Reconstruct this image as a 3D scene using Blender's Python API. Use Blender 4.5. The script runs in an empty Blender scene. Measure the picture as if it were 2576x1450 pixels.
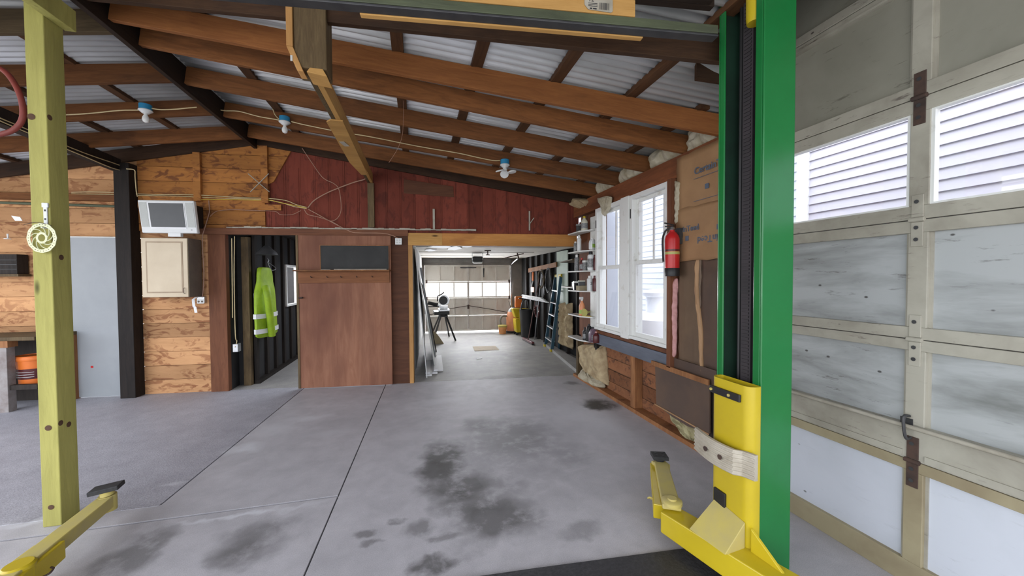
import bpy, math, random
from mathutils import Vector, Matrix
random.seed(7)
SC = bpy.context.scene
COL = SC.collection
# ------------------------------------------------------------------ camera
F, CX, CY = 930.0, 1288.0, 725.0
YAW, PIT, ROL = math.radians(14.5), math.radians(1.4), 0.006
fw = Vector((math.sin(YAW)*math.cos(PIT), math.cos(YAW)*math.cos(PIT), -math.sin(PIT)))
r0 = Vector((math.cos(YAW), -math.sin(YAW), 0)); u0 = r0.cross(fw)
rt = r0*math.cos(ROL) - u0*math.sin(ROL); up = u0*math.cos(ROL) + r0*math.sin(ROL)
EYE = Vector((0, 0, 1.6))
cd = bpy.data.cameras.new('camera'); cam = bpy.data.objects.new('camera', cd); COL.objects.link(cam)
cd.sensor_width = 36; cd.lens = 36*F/2576; cd.clip_start = 0.02; cd.clip_end = 200
m = Matrix.Identity(4)
for i in range(3):
    m[i][0] = rt[i]; m[i][1] = up[i]; m[i][2] = -fw[i]; m[i][3] = EYE[i]
cam.matrix_world = m; SC.camera = cam
# ------------------------------------------------------------------ world + light + exposure
w = bpy.data.worlds.new('world'); SC.world = w; w.use_nodes = True
wn = w.node_tree.nodes; wl = w.node_tree.links
bg = wn['Background']; bg.inputs['Strength'].default_value = 1.0
tcw = wn.new('ShaderNodeTexCoord'); sepw = wn.new('ShaderNodeSeparateXYZ'); wl.new(tcw.outputs['Generated'], sepw.inputs[0])
rmp = wn.new('ShaderNodeValToRGB'); wl.new(sepw.outputs['Z'], rmp.inputs[0]); wl.new(rmp.outputs[0], bg.inputs['Color'])
rmp.color_ramp.elements[0].position = 0.0; rmp.color_ramp.elements[0].color = (.60, .60, .60, 1)
rmp.color_ramp.elements[1].position = 0.12; rmp.color_ramp.elements[1].color = (1.0, 1.04, 1.14, 1)
SC.view_settings.view_transform = 'Standard'; SC.view_settings.look = 'None'
SC.view_settings.exposure = 1.95; SC.view_settings.gamma = 1.0; SC.view_settings.use_curve_mapping = False
def fill_light(name, loc, rot, sx, sy, W, col=(.93,.95,1.0)):
    ld = bpy.data.lights.new(name, 'AREA'); ld.shape = 'RECTANGLE'; ld.size = sx; ld.size_y = sy; ld.energy = W; ld.color = col
    o = bpy.data.objects.new(name, ld); COL.objects.link(o); o.location = loc; o.rotation_euler = rot; return o
# fill lamps added outside far door and store room window, brightening the back rooms
fill_light('fill_far_door', (1.75, 11.75, 1.2), (math.radians(-90), 0, -math.atan(.1125)), 3.4, 2.4, 260)
fill_light('fill_store_window', (-3.2, 8.3, 1.6), (0, math.radians(-90), 0), 1.4, 2.0, 25)
# ------------------------------------------------------------------ measuring helpers (a pixel of the photo onto a known plane)
def ray(x, y): return fw + rt*((x-CX)/F) - up*((y-CY)/F)
def hit(x, y, n, p0):
    d = ray(x, y); n = Vector(n); return EYE + d*((Vector(p0)-EYE).dot(n)/d.dot(n))
def az(x, y, z=0): return hit(x, y, (0, 0, 1), (0, 0, z))
def ay(x, y, Y): return hit(x, y, (0, 1, 0), (0, Y, 0))
def ax(x, y, X): return hit(x, y, (1, 0, 0), (X, 0, 0))
A = math.atan(.1125); cA, sA = math.cos(A), math.sin(A)
PO = Vector((0, 5.896, 0)); BO = Vector((0, 11.36, 0))          # partition / far end wall, both skewed by A
def fr(s, d, z, O=PO): return O + Vector((cA*s + sA*d, -sA*s + cA*d, z))
def sz(x, y, d=0, O=PO):                                          # pixel -> (s, z) on the partition plane at depth offset d
    p = hit(x, y, (sA, cA, 0), O + Vector((sA, cA, 0))*d); q = p - O
    return cA*q.x - sA*q.y, p.z
# ------------------------------------------------------------------ object helpers
def link(o, parent=None):
    COL.objects.link(o)
    if parent: o.parent = parent
    return o
def tag(o, label=None, cat=None, group=None, kind=None):
    if label: o['label'] = label
    if cat: o['category'] = cat
    if group: o['group'] = group
    if kind: o['kind'] = kind
    return o
def T(name, label, cat, loc=(0, 0, 0), rz=0, group=None):
    o = bpy.data.objects.new(name, None); o.empty_display_size = .05; COL.objects.link(o)
    o.location = loc; o.rotation_euler = (0, 0, rz)
    return tag(o, label, cat, group)
class MB:
    def __init__(s): s.v = []; s.f = []; s.mi = []
    def add(s, vs, fs, m=0):
        b = len(s.v); s.v += [tuple(v) for v in vs]; s.f += [tuple(b+i for i in f) for f in fs]; s.mi += [m]*len(fs); return s
    def box(s, x0, x1, y0, y1, z0, z1, m=0):
        return s.add([(x0,y0,z0),(x1,y0,z0),(x1,y1,z0),(x0,y1,z0),(x0,y0,z1),(x1,y0,z1),(x1,y1,z1),(x0,y1,z1)],
                     [(3,2,1,0),(4,5,6,7),(0,1,5,4),(1,2,6,5),(2,3,7,6),(3,0,4,7)], m)
    def obox(s, c, d, M=None, m=0):
        M = M or Matrix.Identity(3); c = Vector(c); hx, hy, hz = d[0]/2, d[1]/2, d[2]/2
        vs = [c + M @ Vector((sx*hx, sy*hy, sg*hz)) for sg in (-1, 1) for sx, sy in ((-1,-1),(1,-1),(1,1),(-1,1))]
        return s.add(vs, [(3,2,1,0),(4,5,6,7),(0,1,5,4),(1,2,6,5),(2,3,7,6),(3,0,4,7)], m)
    def bar(s, p0, p1, w, h, upv=(0,0,1), m=0):
        p0 = Vector(p0); p1 = Vector(p1); x = (p1-p0).normalized(); y = Vector(upv).cross(x)
        if y.length < 1e-4: y = Vector((0,1,0)).cross(x)
        y.normalize(); z = x.cross(y); M = Matrix((x, y, z)).transposed()
        return s.obox((p0+p1)/2, ((p1-p0).length, w, h), M, m)
    def tube(s, pts, r, n=8, m=0, cap=True):
        pts = [Vector(p) for p in pts]; rs = r if isinstance(r, (list, tuple)) else [r]*len(pts)
        vs = []; fs = []; ref = None
        for i, p in enumerate(pts):
            t = (pts[min(i+1, len(pts)-1)] - pts[max(i-1, 0)])
            if t.length < 1e-9: t = Vector((0,0,1))
            t.normalize()
            if ref is None: ref = Vector((0,0,1)) if abs(t.z) < .9 else Vector((1,0,0))
            a = ref.cross(t)
            if a.length < 1e-4: a = Vector((0,1,0)).cross(t)
            a.normalize(); b = t.cross(a); ref = b
            for k in range(n):
                c = 2*math.pi*k/n; vs.append(p + (a*math.cos(c) + b*math.sin(c))*rs[i])
        for i in range(len(pts)-1):
            for k in range(n):
                k2 = (k+1) % n; fs.append((i*n+k, i*n+k2, (i+1)*n+k2, (i+1)*n+k))
        if cap: fs.append(tuple(range(n-1, -1, -1))); fs.append(tuple((len(pts)-1)*n+k for k in range(n)))
        return s.add(vs, fs, m)
    def lathe(s, prof, n=20, c=(0,0,0), m=0, axis='z'):
        vs = []; fs = []
        for r, z in prof:
            for k in range(n):
                a = 2*math.pi*k/n; x, y = r*math.cos(a), r*math.sin(a)
                q = (x, y, z) if axis == 'z' else ((x, z, y) if axis == 'y' else (z, x, y))
                vs.append((c[0]+q[0], c[1]+q[1], c[2]+q[2]))
        for i in range(len(prof)-1):
            for k in range(n):
                k2 = (k+1) % n; fs.append((i*n+k, i*n+k2, (i+1)*n+k2, (i+1)*n+k))
        fs.append(tuple(range(n-1, -1, -1))); fs.append(tuple((len(prof)-1)*n+k for k in range(n)))
        return s.add(vs, fs, m)
    def prism(s, poly, a, b, axis='y', m=0):
        def q(p, t):
            return (p[0], t, p[1]) if axis == 'y' else ((t, p[0], p[1]) if axis == 'x' else (p[0], p[1], t))
        n = len(poly); vs = [q(p, a) for p in poly] + [q(p, b) for p in poly]
        fs = [tuple(range(n)), tuple(range(2*n-1, n-1, -1))] + [(i, i+n, (i+1) % n + n, (i+1) % n) for i in range(n)]
        return s.add(vs, fs, m)
    def build(s, name, mat, parent=None, loc=None, rz=0, smooth=False, bevel=0, sub=0, fix=True):
        me = bpy.data.meshes.new(name); me.from_pydata(s.v, [], s.f)
        mats = mat if isinstance(mat, (list, tuple)) else [mat]
        for q in mats: me.materials.append(q)
        for p, i in zip(me.polygons, s.mi): p.material_index = min(i, len(mats)-1)
        if fix:
            import bmesh
            bm = bmesh.new(); bm.from_mesh(me); bmesh.ops.recalc_face_normals(bm, faces=bm.faces); bm.to_mesh(me); bm.free()
        if smooth:
            me.polygons.foreach_set('use_smooth', [True]*len(me.polygons))
            try: me.set_sharp_from_angle(angle=math.radians(40))
            except Exception: pass
        o = bpy.data.objects.new(name, me); link(o, parent)
        if loc is not None: o.location = loc
        o.rotation_euler = (0, 0, rz)
        if bevel:
            b = o.modifiers.new('bevel', 'BEVEL'); b.width = bevel; b.segments = 2; b.limit_method = 'ANGLE'
        if sub:
            b = o.modifiers.new('sub', 'SUBSURF'); b.levels = sub; b.render_levels = sub
        return o
def beam(name, p0, p1, w, h, mat, upv=(0,0,1), parent=None, bevel=.003, anchor='c'):
    """a board whose own X runs along its length; anchor b = the two points give the bottom centre line"""
    p0 = Vector(p0); p1 = Vector(p1); x = (p1-p0).normalized(); y = Vector(upv).cross(x); y.normalize(); z = x.cross(y)
    L = (p1-p0).length; mb = MB(); z0 = 0 if anchor == 'b' else -h/2
    mb.box(0, L, -w/2, w/2, z0, z0+h)
    o = mb.build(name, mat, parent, bevel=bevel)
    M = Matrix((x, y, z)).transposed().to_4x4(); M.translation = p0; o.matrix_world = M
    if parent: o.matrix_parent_inverse = Matrix.Identity(4); o.matrix_basis = M if parent.matrix_basis == Matrix.Identity(4) else parent.matrix_basis.inverted() @ M
    return o
def smoothpath(pts, k=6):
    """Catmull-Rom through points"""
    P = [Vector(p) for p in pts]; P = [P[0]*2-P[1]] + P + [P[-1]*2-P[-2]]; out = []
    for i in range(1, len(P)-2):
        for j in range(k):
            t = j/k; a, b, c, d = P[i-1], P[i], P[i+1], P[i+2]
            out.append(.5*((2*b) + (c-a)*t + (2*a-5*b+4*c-d)*t*t + (3*b-a-3*c+d)*t**3))
    out.append(P[-2]); return out
# ------------------------------------------------------------------ materials
def newmat(name):
    mt = bpy.data.materials.new(name); mt.use_nodes = True; nt = mt.node_tree
    return mt, nt, nt.nodes, nt.links, nt.nodes['Principled BSDF']
def rgb(c): return (c[0], c[1], c[2], 1)
def hx(h):
    h = h.lstrip('#'); r = [int(h[i:i+2], 16)/255 for i in (0, 2, 4)]
    return tuple((c/12.92 if c <= .04045 else ((c+.055)/1.055)**2.4) for c in r)
def noise(N, L, vec, scale, detail=4, rough=.55, dist=0, lac=2.0):
    n = N.new('ShaderNodeTexNoise'); n.inputs['Scale'].default_value = scale; n.inputs['Detail'].default_value = detail
    n.inputs['Roughness'].default_value = rough; n.inputs['Distortion'].default_value = dist
    L.new(vec, n.inputs['Vector']); return n.outputs['Fac']
def ramp(N, L, fac, p0, p1, c0=(0,0,0), c1=(1,1,1)):
    r = N.new('ShaderNodeValToRGB'); e = r.color_ramp.elements
    e[0].position = p0; e[1].position = p1; e[0].color = rgb(c0); e[1].color = rgb(c1); L.new(fac, r.inputs[0]); return r.outputs[0]
def mix(N, L, fac, a, b, mode='MIX'):
    x = N.new('ShaderNodeMixRGB'); x.blend_type = mode
    for s_, q in ((0, fac), (1, a), (2, b)):
        if isinstance(q, (int, float)): x.inputs[s_].default_value = q
        elif isinstance(q, tuple): x.inputs[s_].default_value = rgb(q)
        else: L.new(q, x.inputs[s_])
    return x.outputs[0]
def mapping(N, L, src, sc, loc=(0,0,0), rot=(0,0,0)):
    mp = N.new('ShaderNodeMapping'); mp.inputs['Scale'].default_value = sc; mp.inputs['Location'].default_value = loc
    mp.inputs['Rotation'].default_value = rot; L.new(src, mp.inputs[0]); return mp.outputs[0]
def bump(N, L, bs, h, strength=.2, dist=.01):
    b = N.new('ShaderNodeBump'); b.inputs['Strength'].default_value = strength; b.inputs['Distance'].default_value = dist
    L.new(h, b.inputs['Height']); L.new(b.outputs[0], bs.inputs['Normal'])
def paint(name, c, c2=None, rough=.5, metal=0, sc=6, amt=(.35, .7), stretch=(1,1,1), bmp=0.0, spec=.5, fine=0.0, speck=None):
    mt, nt, N, L, B = newmat(name); B.inputs['Roughness'].default_value = rough; B.inputs['Metallic'].default_value = metal
    B.inputs['Specular IOR Level'].default_value = spec
    tc = N.new('ShaderNodeTexCoord').outputs['Object']; v = mapping(N, L, tc, stretch)
    c2 = c2 or tuple(x*.8 for x in c)
    f = noise(N, L, v, sc, 5, .6, .3); col = mix(N, L, ramp(N, L, f, *amt), c, c2)
    if fine:
        g = noise(N, L, tc, 180, 2); col = mix(N, L, fine, col, ramp(N, L, g, .3, .7, (.2,.2,.2), (1,1,1)), 'OVERLAY')
    if speck:
        g1 = noise(N, L, mapping(N, L, tc, (1, .8, 5)), 7, 6, .7, .2); g2 = noise(N, L, tc, 1.3, 2)
        k_ = N.new('ShaderNodeMath'); k_.operation = 'MULTIPLY'; L.new(ramp(N, L, g1, .60, .68), k_.inputs[0]); L.new(ramp(N, L, g2, .42, .6), k_.inputs[1])
        col = mix(N, L, k_.outputs[0], col, speck)
        vo = N.new('ShaderNodeTexVoronoi'); vo.inputs['Scale'].default_value = 5; vo.inputs['Randomness'].default_value = 1; L.new(mapping(N, L, tc, (1,1,1.6)), vo.inputs['Vector'])
        col = mix(N, L, ramp(N, L, vo.outputs['Distance'], .035, .06, (1,1,1), (0,0,0)), col, tuple(x*.5 for x in speck))
    L.new(col, B.inputs['Base Color'])
    if bmp: bump(N, L, B, f, bmp)
    return mt
def wood(name, c1, c2, c3=None, axis='X', sc=5, rough=.7, blotch=(.55, .75), bmp=.25, knots=False, rnd=.25, spec=.25):
    """streaky grain c1-c2 along axis, blotches of c3"""
    mt, nt, N, L, B = newmat(name); B.inputs['Roughness'].default_value = rough; B.inputs['Specular IOR Level'].default_value = spec
    T_ = N.new('ShaderNodeTexCoord').outputs['Object']; oi = N.new('ShaderNodeObjectInfo')
    ad = N.new('ShaderNodeVectorMath'); ad.operation = 'ADD'; L.new(T_, ad.inputs[0])
    cmb = N.new('ShaderNodeMath'); cmb.operation = 'MULTIPLY'; cmb.inputs[1].default_value = 37.0; L.new(oi.outputs['Random'], cmb.inputs[0])
    L.new(cmb.outputs[0], ad.inputs[1]); tc = ad.outputs[0]
    st = {'X': (.12, 1, 1), 'Y': (1, .12, 1), 'Z': (1, 1, .12)}[axis]
    v = mapping(N, L, tc, st)
    g = noise(N, L, v, sc*6, 6, .65, .8); g2 = noise(N, L, v, sc, 3, .5, .4)
    col = mix(N, L, ramp(N, L, g, .3, .7), c1, c2)
    col = mix(N, L, ramp(N, L, g2, .35, .7, (0,0,0), (.5,.5,.5)), col, tuple(x*.55 for x in c2))
    if c3:
        st2 = {'X': (.4, 1, 1), 'Y': (1, .4, 1), 'Z': (1, 1, .4)}[axis]
        b = noise(N, L, mapping(N, L, tc, st2), sc*.45, 4, .6, .3); col = mix(N, L, ramp(N, L, b, *blotch), col, c3)
    if knots:
        vo = N.new('ShaderNodeTexVoronoi'); vo.inputs['Scale'].default_value = 3.2; L.new(mapping(N, L, tc, {'X': (.5,1.6,1.6), 'Y': (1.6,.5,1.6), 'Z': (1.6,1.6,.5)}[axis]), vo.inputs['Vector'])
        k = ramp(N, L, vo.outputs['Distance'], .04, .1, (1,1,1), (0,0,0)); col = mix(N, L, k, col, tuple(x*.2 for x in c2))
    if rnd:
        hs = N.new('ShaderNodeHueSaturation'); mr = N.new('ShaderNodeMapRange'); mr.inputs['To Min'].default_value = 1-rnd; mr.inputs['To Max'].default_value = 1+rnd
        L.new(oi.outputs['Random'], mr.inputs['Value']); L.new(mr.outputs[0], hs.inputs['Value']); L.new(col, hs.inputs['Color']); col = hs.outputs[0]
    L.new(col, B.inputs['Base Color']); bump(N, L, B, g, bmp)
    return mt
def emit(name, c, s):
    mt, nt, N, L, B = newmat(name); B.inputs['Base Color'].default_value = rgb(c); B.inputs['Emission Color'].default_value = rgb(c); B.inputs['Emission Strength'].default_value = s; return mt
def glassmat(name, tint=(1,1,1), g=.05):
    mt, nt, N, L, B = newmat(name); N.remove(B); out = [n for n in N if n.type == 'OUTPUT_MATERIAL'][0]
    t = N.new('ShaderNodeBsdfTransparent'); t.inputs[0].default_value = rgb(tint); gl = N.new('ShaderNodeBsdfGlossy'); gl.inputs['Roughness'].default_value = .02
    mx = N.new('ShaderNodeMixShader'); mx.inputs[0].default_value = g; L.new(t.outputs[0], mx.inputs[1]); L.new(gl.outputs[0], mx.inputs[2]); L.new(mx.outputs[0], out.inputs[0]); return mt
M = {}
M['rafter'] = wood('rafter', (.25,.100,.032), (.13,.050,.017), (.03,.015,.009), blotch=(.52,.8))
M['rafter_dark'] = wood('rafter_dark', (.07,.035,.017), (.035,.018,.010), (.012,.008,.006))
M['rafter_grey'] = wood('rafter_grey', (.15,.105,.055), (.08,.055,.028), (.035,.022,.012))
M['rafter_orange'] = wood('rafter_orange', (.33,.13,.04), (.22,.08,.025), (.08,.035,.015), blotch=(.6,.85))
M['purlin'] = wood('purlin', (.13,.06,.025), (.07,.032,.015), (.02,.012,.008))
M['ridge'] = wood('ridge', (.035,.020,.012), (.016,.010,.007), None)
M['post_dark'] = wood('post_dark', (.030,.022,.018), (.014,.011,.010), None, axis='Z')
M['new_pine'] = wood('new_pine', (.62,.36,.12), (.50,.27,.08), None, knots=True, rnd=.1)
M['new_pine_z'] = wood('new_pine_z', (.60,.33,.12), (.47,.24,.08), None, axis='Z', knots=True, rnd=.1)
M['header'] = wood('header', (.62,.30,.085), (.50,.22,.06), (.33,.13,.04), knots=False, rnd=0)
M['treated'] = wood('treated', (.48,.45,.135), (.37,.345,.10), (.25,.235,.10), axis='Z', sc=4, blotch=(.6,.9), rnd=0, knots=True)
M['weathered'] = wood('weathered', (.17,.12,.06), (.09,.06,.03), (.03,.02,.012), axis='Z', sc=6)
M['stud_wood'] = wood('stud_wood', (.36,.17,.07), (.24,.10,.04), (.1,.04,.02), axis='Z')
M['plate'] = wood('plate', (.24,.085,.035), (.14,.05,.022), (.05,.02,.012), axis='X')
M['brown_jamb'] = wood('brown_jamb', (.22,.088,.042), (.14,.052,.025), (.09,.035,.02), axis='Z', rnd=.1)
M['ply'] = wood('ply', (.36,.175,.105), (.25,.105,.06), (.15,.06,.038), axis='Z', sc=2.6, blotch=(.42,.72), rnd=.1)
M['ply_dark'] = wood('ply_dark', (.17,.07,.035), (.10,.04,.022), (.05,.024,.016), axis='X', sc=3)
M['dark_old'] = wood('dark_old', (.035,.027,.022), (.016,.013,.011), None, axis='Z')
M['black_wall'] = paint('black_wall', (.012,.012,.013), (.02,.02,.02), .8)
M['white_paint'] = paint('white_paint', (.74,.75,.72), (.55,.54,.48), .45, amt=(.5,.75))
M['window_white'] = paint('window_white', (.78,.79,.76), (.5,.47,.4), .5, sc=9, amt=(.58,.8), bmp=.1)
M['door_grey'] = paint('door_grey', (.30,.32,.335), (.26,.28,.295), .4, sc=2)
M['cream'] = paint('cream', (.62,.52,.37), (.55,.45,.31), .45, sc=3)
M['cab_side'] = paint('cab_side', (.16,.125,.095), (.12,.095,.075), .6)
M['plastic_white'] = paint('plastic_white', (.72,.74,.73), (.68,.70,.69), .35)
M['black'] = paint('black', (.012,.012,.013), (.02,.02,.02), .45)
M['rubber'] = paint('rubber', (.02,.02,.021), (.035,.035,.035), .7, bmp=.2, sc=40)
M['green'] = paint('green', (.011,.175,.042), (.009,.15,.034), .26, sc=2, bmp=.01)
M['green_dark'] = paint('green_dark', (.012,.15,.035), (.01,.11,.028), .5, sc=2)
M['yellow'] = paint('yellow', (.55,.42,.016), (.48,.36,.016), .3, sc=3)
M['yellow_dusty'] = paint('yellow_dusty', (.52,.43,.10), (.43,.36,.15), .6, sc=5)
M['metal'] = paint('metal', (.55,.56,.57), (.42,.43,.44), .35, 1.0, sc=10)
M['steel_dark'] = paint('steel_dark', (.06,.06,.065), (.09,.09,.09), .55, .6, sc=8)
M['galv_green'] = wood('galv_green', (.12,.14,.08), (.07,.08,.05), (.05,.05,.045), axis='X', sc=4, rough=.5)
M['rust'] = paint('rust', (.10,.06,.045), (.05,.035,.03), .8, .3, sc=14)
M['screen'] = paint('screen', (.022,.024,.024), (.028,.03,.03), .25)
M['red'] = paint('red', (.55,.02,.02), (.45,.015,.018), .3)
M['orange'] = paint('orange', (.80,.20,.03), (.7,.16,.02), .45)
M['hivis'] = paint('hivis', (.30,.46,.012), (.20,.33,.01), .6, sc=9, bmp=.3)
M['reflect'] = paint('reflect', (.78,.80,.80), (.7,.72,.72), .4)
M['blue'] = paint('blue', (.02,.26,.48), (.02,.22,.42), .5)
M['bulb'] = paint('bulb', (.82,.83,.80), (.78,.79,.76), .25)
M['romex'] = paint('romex', (.62,.50,.27), (.52,.42,.22), .5)
M['romex_brown'] = paint('romex_brown', (.42,.25,.17), (.36,.2,.14), .5)
M['romex_yellow'] = paint('romex_yellow', (.75,.55,.08), (.62,.45,.07), .5)
M['redhose'] = paint('redhose', (.30,.055,.04), (.2,.04,.03), .5)
M['foam_tan'] = paint('foam_tan', (.50,.40,.24), (.28,.20,.11), .95, sc=7, bmp=.8)
M['foam_white'] = paint('foam_white', (.52,.48,.37), (.34,.29,.19), .95, sc=9, bmp=.9)
M['foam_yellow'] = paint('foam_yellow', (.46,.42,.24), (.24,.20,.10), .95, sc=10, bmp=.9)
M['foam_pink'] = paint('foam_pink', (.60,.33,.32), (.45,.22,.2), .95, sc=14, bmp=.9)
M['kraft'] = paint('kraft', (.40,.235,.115), (.31,.175,.085), .6, sc=3, bmp=.25)
M['ink'] = paint('ink', (.09,.12,.17), (.12,.14,.18), .7)
M['ink_dark'] = paint('ink_dark', (.03,.03,.035), (.03,.03,.035), .7)
M['hardboard'] = paint('hardboard', (.13,.085,.06), (.085,.06,.05), .35, sc=2.5, spec=.4)
M['blueboard'] = wood('blueboard', (.17,.19,.23), (.13,.145,.18), None, axis='Y', rnd=0)
M['chalkboard'] = paint('chalkboard', (.030,.031,.030), (.045,.045,.044), .85, sc=4)
M['oldwhite'] = paint('oldwhite', (.45,.42,.35), (.3,.27,.21), .6, sc=6)
M['alu'] = paint('alu', (.70,.71,.72), (.6,.61,.62), .35, .9)
M['lad_blue'] = paint('lad_blue', (.03,.085,.125), (.025,.07,.1), .5)
M['clear'] = glassmat('clear')
M['snowwhite'] = paint('snowwhite', (.86,.87,.88), (.82,.83,.85), .6)
M['siding'] = paint('siding', (.58,.57,.64), (.55,.54,.61), .6, sc=2)
M['siding_grey'] = paint('siding_grey', (.42,.45,.51), (.39,.42,.48), .6, sc=2)
M['drywall'] = paint('drywall', (.80,.81,.80), (.66,.67,.67), .8, sc=3)
M['ceil_white'] = paint('ceil_white', (.62,.59,.53), (.50,.46,.40), .8, sc=2)
M['dirty'] = paint('dirty', (.20,.14,.09), (.09,.06,.04), .95, sc=7, bmp=.8)
M['tan_paint'] = paint('tan_paint', (.36,.30,.18), (.25,.19,.11), .6, sc=5)
# --- corrugated metal
def corr_mat():
    mt, nt, N, L, B = newmat('corrugated'); B.inputs['Metallic'].default_value = .35; B.inputs['Roughness'].default_value = .45
    tc = N.new('ShaderNodeTexCoord').outputs['Object']; f = noise(N, L, mapping(N, L, tc, (.3, 1.2, 1)), 3, 5, .6)
    col = mix(N, L, ramp(N, L, f, .35, .7), (.68,.69,.70), (.48,.49,.48)); L.new(col, B.inputs['Base Color']); return mt
M['corr'] = corr_mat()
# --- floor concrete, with stains at real places on the slab
def st(cx, cy, rx, ry, k=1.0, a=0):
    """stain: centre pixel, half extents in pixels -> floor metres"""
    c = az(cx, cy); e = az(cx+rx, cy); g = az(cx, cy-ry)
    return (c.x, c.y, max(.02, (e-c).length), max(.02, (g-c).length), k)
DARK = [st(1510,1018,46,15,.95), st(1505,1020,34,11,.9), st(1120,1150,55,40,.85), st(1098,1180,55,30,.8), st(1205,1068,45,18,.45), st(1150,1222,100,32,.75), st(1255,1300,115,52,.75), st(1170,1265,80,45,.6), st(1290,1100,110,45,.4), st(335,1400,70,60,.6), st(996,1308,22,11,.5),
        st(905,1345,30,12,.55), st(930,1370,26,10,.5), st(1050,1335,46,22,.5), st(1115,1352,40,14,.45), st(1085,1424,58,22,.75), st(640,1355,90,45,.5), st(600,1390,60,34,.35),
        st(1470,1335,60,18,.35), st(1280,1130,180,90,.22), st(1260,1220,60,26,.25), st(1440,1150,60,30,.2), st(1750,1010,60,18,.3), st(1270,948,70,5,.5), st(1440,965,18,6,.6), st(1225,900,110,20,.3), st(1180,1385,60,20,.2)]
WHITE = [st(612,1130,55,13,.7), st(780,1052,60,6,.5), st(700,1280,140,7,.7), st(565,1300,120,6,.6), st(430,1222,40,8,.5), st(60,1318,70,9,.6), st(690,1080,50,16,.3), st(830,1090,60,10,.3), st(1700,1070,80,20,.25), st(1530,1070,70,40,.35), st(1440,1040,90,30,.3), st(1100,1010,80,8,.35)]
def floor_mat(name, base, base2, rough_grain, stains=True):
    mt, nt, N, L, B = newmat(name); B.inputs['Roughness'].default_value = .55; B.inputs['Specular IOR Level'].default_value = .35
    pos = N.new('ShaderNodeNewGeometry').outputs['Position']
    big = noise(N, L, pos, .9, 5, .6, .4); med = noise(N, L, pos, 5, 6, .65, .2); fine = noise(N, L, pos, 220 if not rough_grain else 120, 3, .6)
    col = mix(N, L, ramp(N, L, big, .3, .7), base, base2)
    col = mix(N, L, ramp(N, L, med, .35, .75, (0,0,0), (.55,.55,.55)), col, tuple(x*.72 for x in base2))
    g = ramp(N, L, fine, .35, .65, (.36,.36,.36) if rough_grain else (.42,.42,.42), (.62,.62,.62) if rough_grain else (.57,.57,.57))
    col = mix(N, L, .85, col, g, 'OVERLAY')
    if stains:
        warp = N.new('ShaderNodeTexNoise'); warp.inputs['Scale'].default_value = 6; warp.inputs['Detail'].default_value = 5; L.new(pos, warp.inputs['Vector'])
        w1 = N.new('ShaderNodeVectorMath'); w1.operation = 'SUBTRACT'; L.new(warp.outputs['Color'], w1.inputs[0]); w1.inputs[1].default_value = (.5,.5,.5)
        w2 = N.new('ShaderNodeVectorMath'); w2.operation = 'MULTIPLY'; L.new(w1.outputs[0], w2.inputs[0]); w2.inputs[1].default_value = (.28,.28,0)
        w3 = N.new('ShaderNodeVectorMath'); w3.operation = 'ADD'; L.new(pos, w3.inputs[0]); L.new(w2.outputs[0], w3.inputs[1]); P = w3.outputs[0]
        for lst, cc, edge in ((WHITE, (.62,.63,.66), (.2, 1.15)), (DARK, (.06,.058,.055), (.5, 1.2))):
            for (cx, cy, rx, ry, k) in lst:
                sb = N.new('ShaderNodeVectorMath'); sb.operation = 'SUBTRACT'; L.new(P, sb.inputs[0]); sb.inputs[1].default_value = (cx, cy, 0)
                dv = N.new('ShaderNodeVectorMath'); dv.operation = 'MULTIPLY'; L.new(sb.outputs[0], dv.inputs[0]); dv.inputs[1].default_value = (1/rx, 1/ry, 0)
                ln = N.new('ShaderNodeVectorMath'); ln.operation = 'LENGTH'; L.new(dv.outputs[0], ln.inputs[0])
                mr = N.new('ShaderNodeMapRange'); mr.inputs['From Min'].default_value = edge[1]; mr.inputs['From Max'].default_value = edge[0]; mr.inputs['To Max'].default_value = k; L.new(ln.outputs['Value'], mr.inputs['Value'])
                ml = N.new('ShaderNodeMath'); ml.operation = 'MULTIPLY'; L.new(mr.outputs[0], ml.inputs[0]); L.new(ramp(N, L, med, .2, .5), ml.inputs[1])
                col = mix(N, L, ml.outputs[0], col, cc)
    L.new(col, B.inputs['Base Color']); bump(N, L, B, fine, .35 if rough_grain else .12, .004)
    return mt
M['floor'] = floor_mat('floor_smooth', (.53,.515,.54), (.42,.41,.43), False)
M['floor_rough'] = floor_mat('floor_rough', (.42,.415,.45), (.34,.335,.37), True)
M['floor_back'] = floor_mat('floor_back', (.40,.385,.355), (.27,.265,.26), True)
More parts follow.
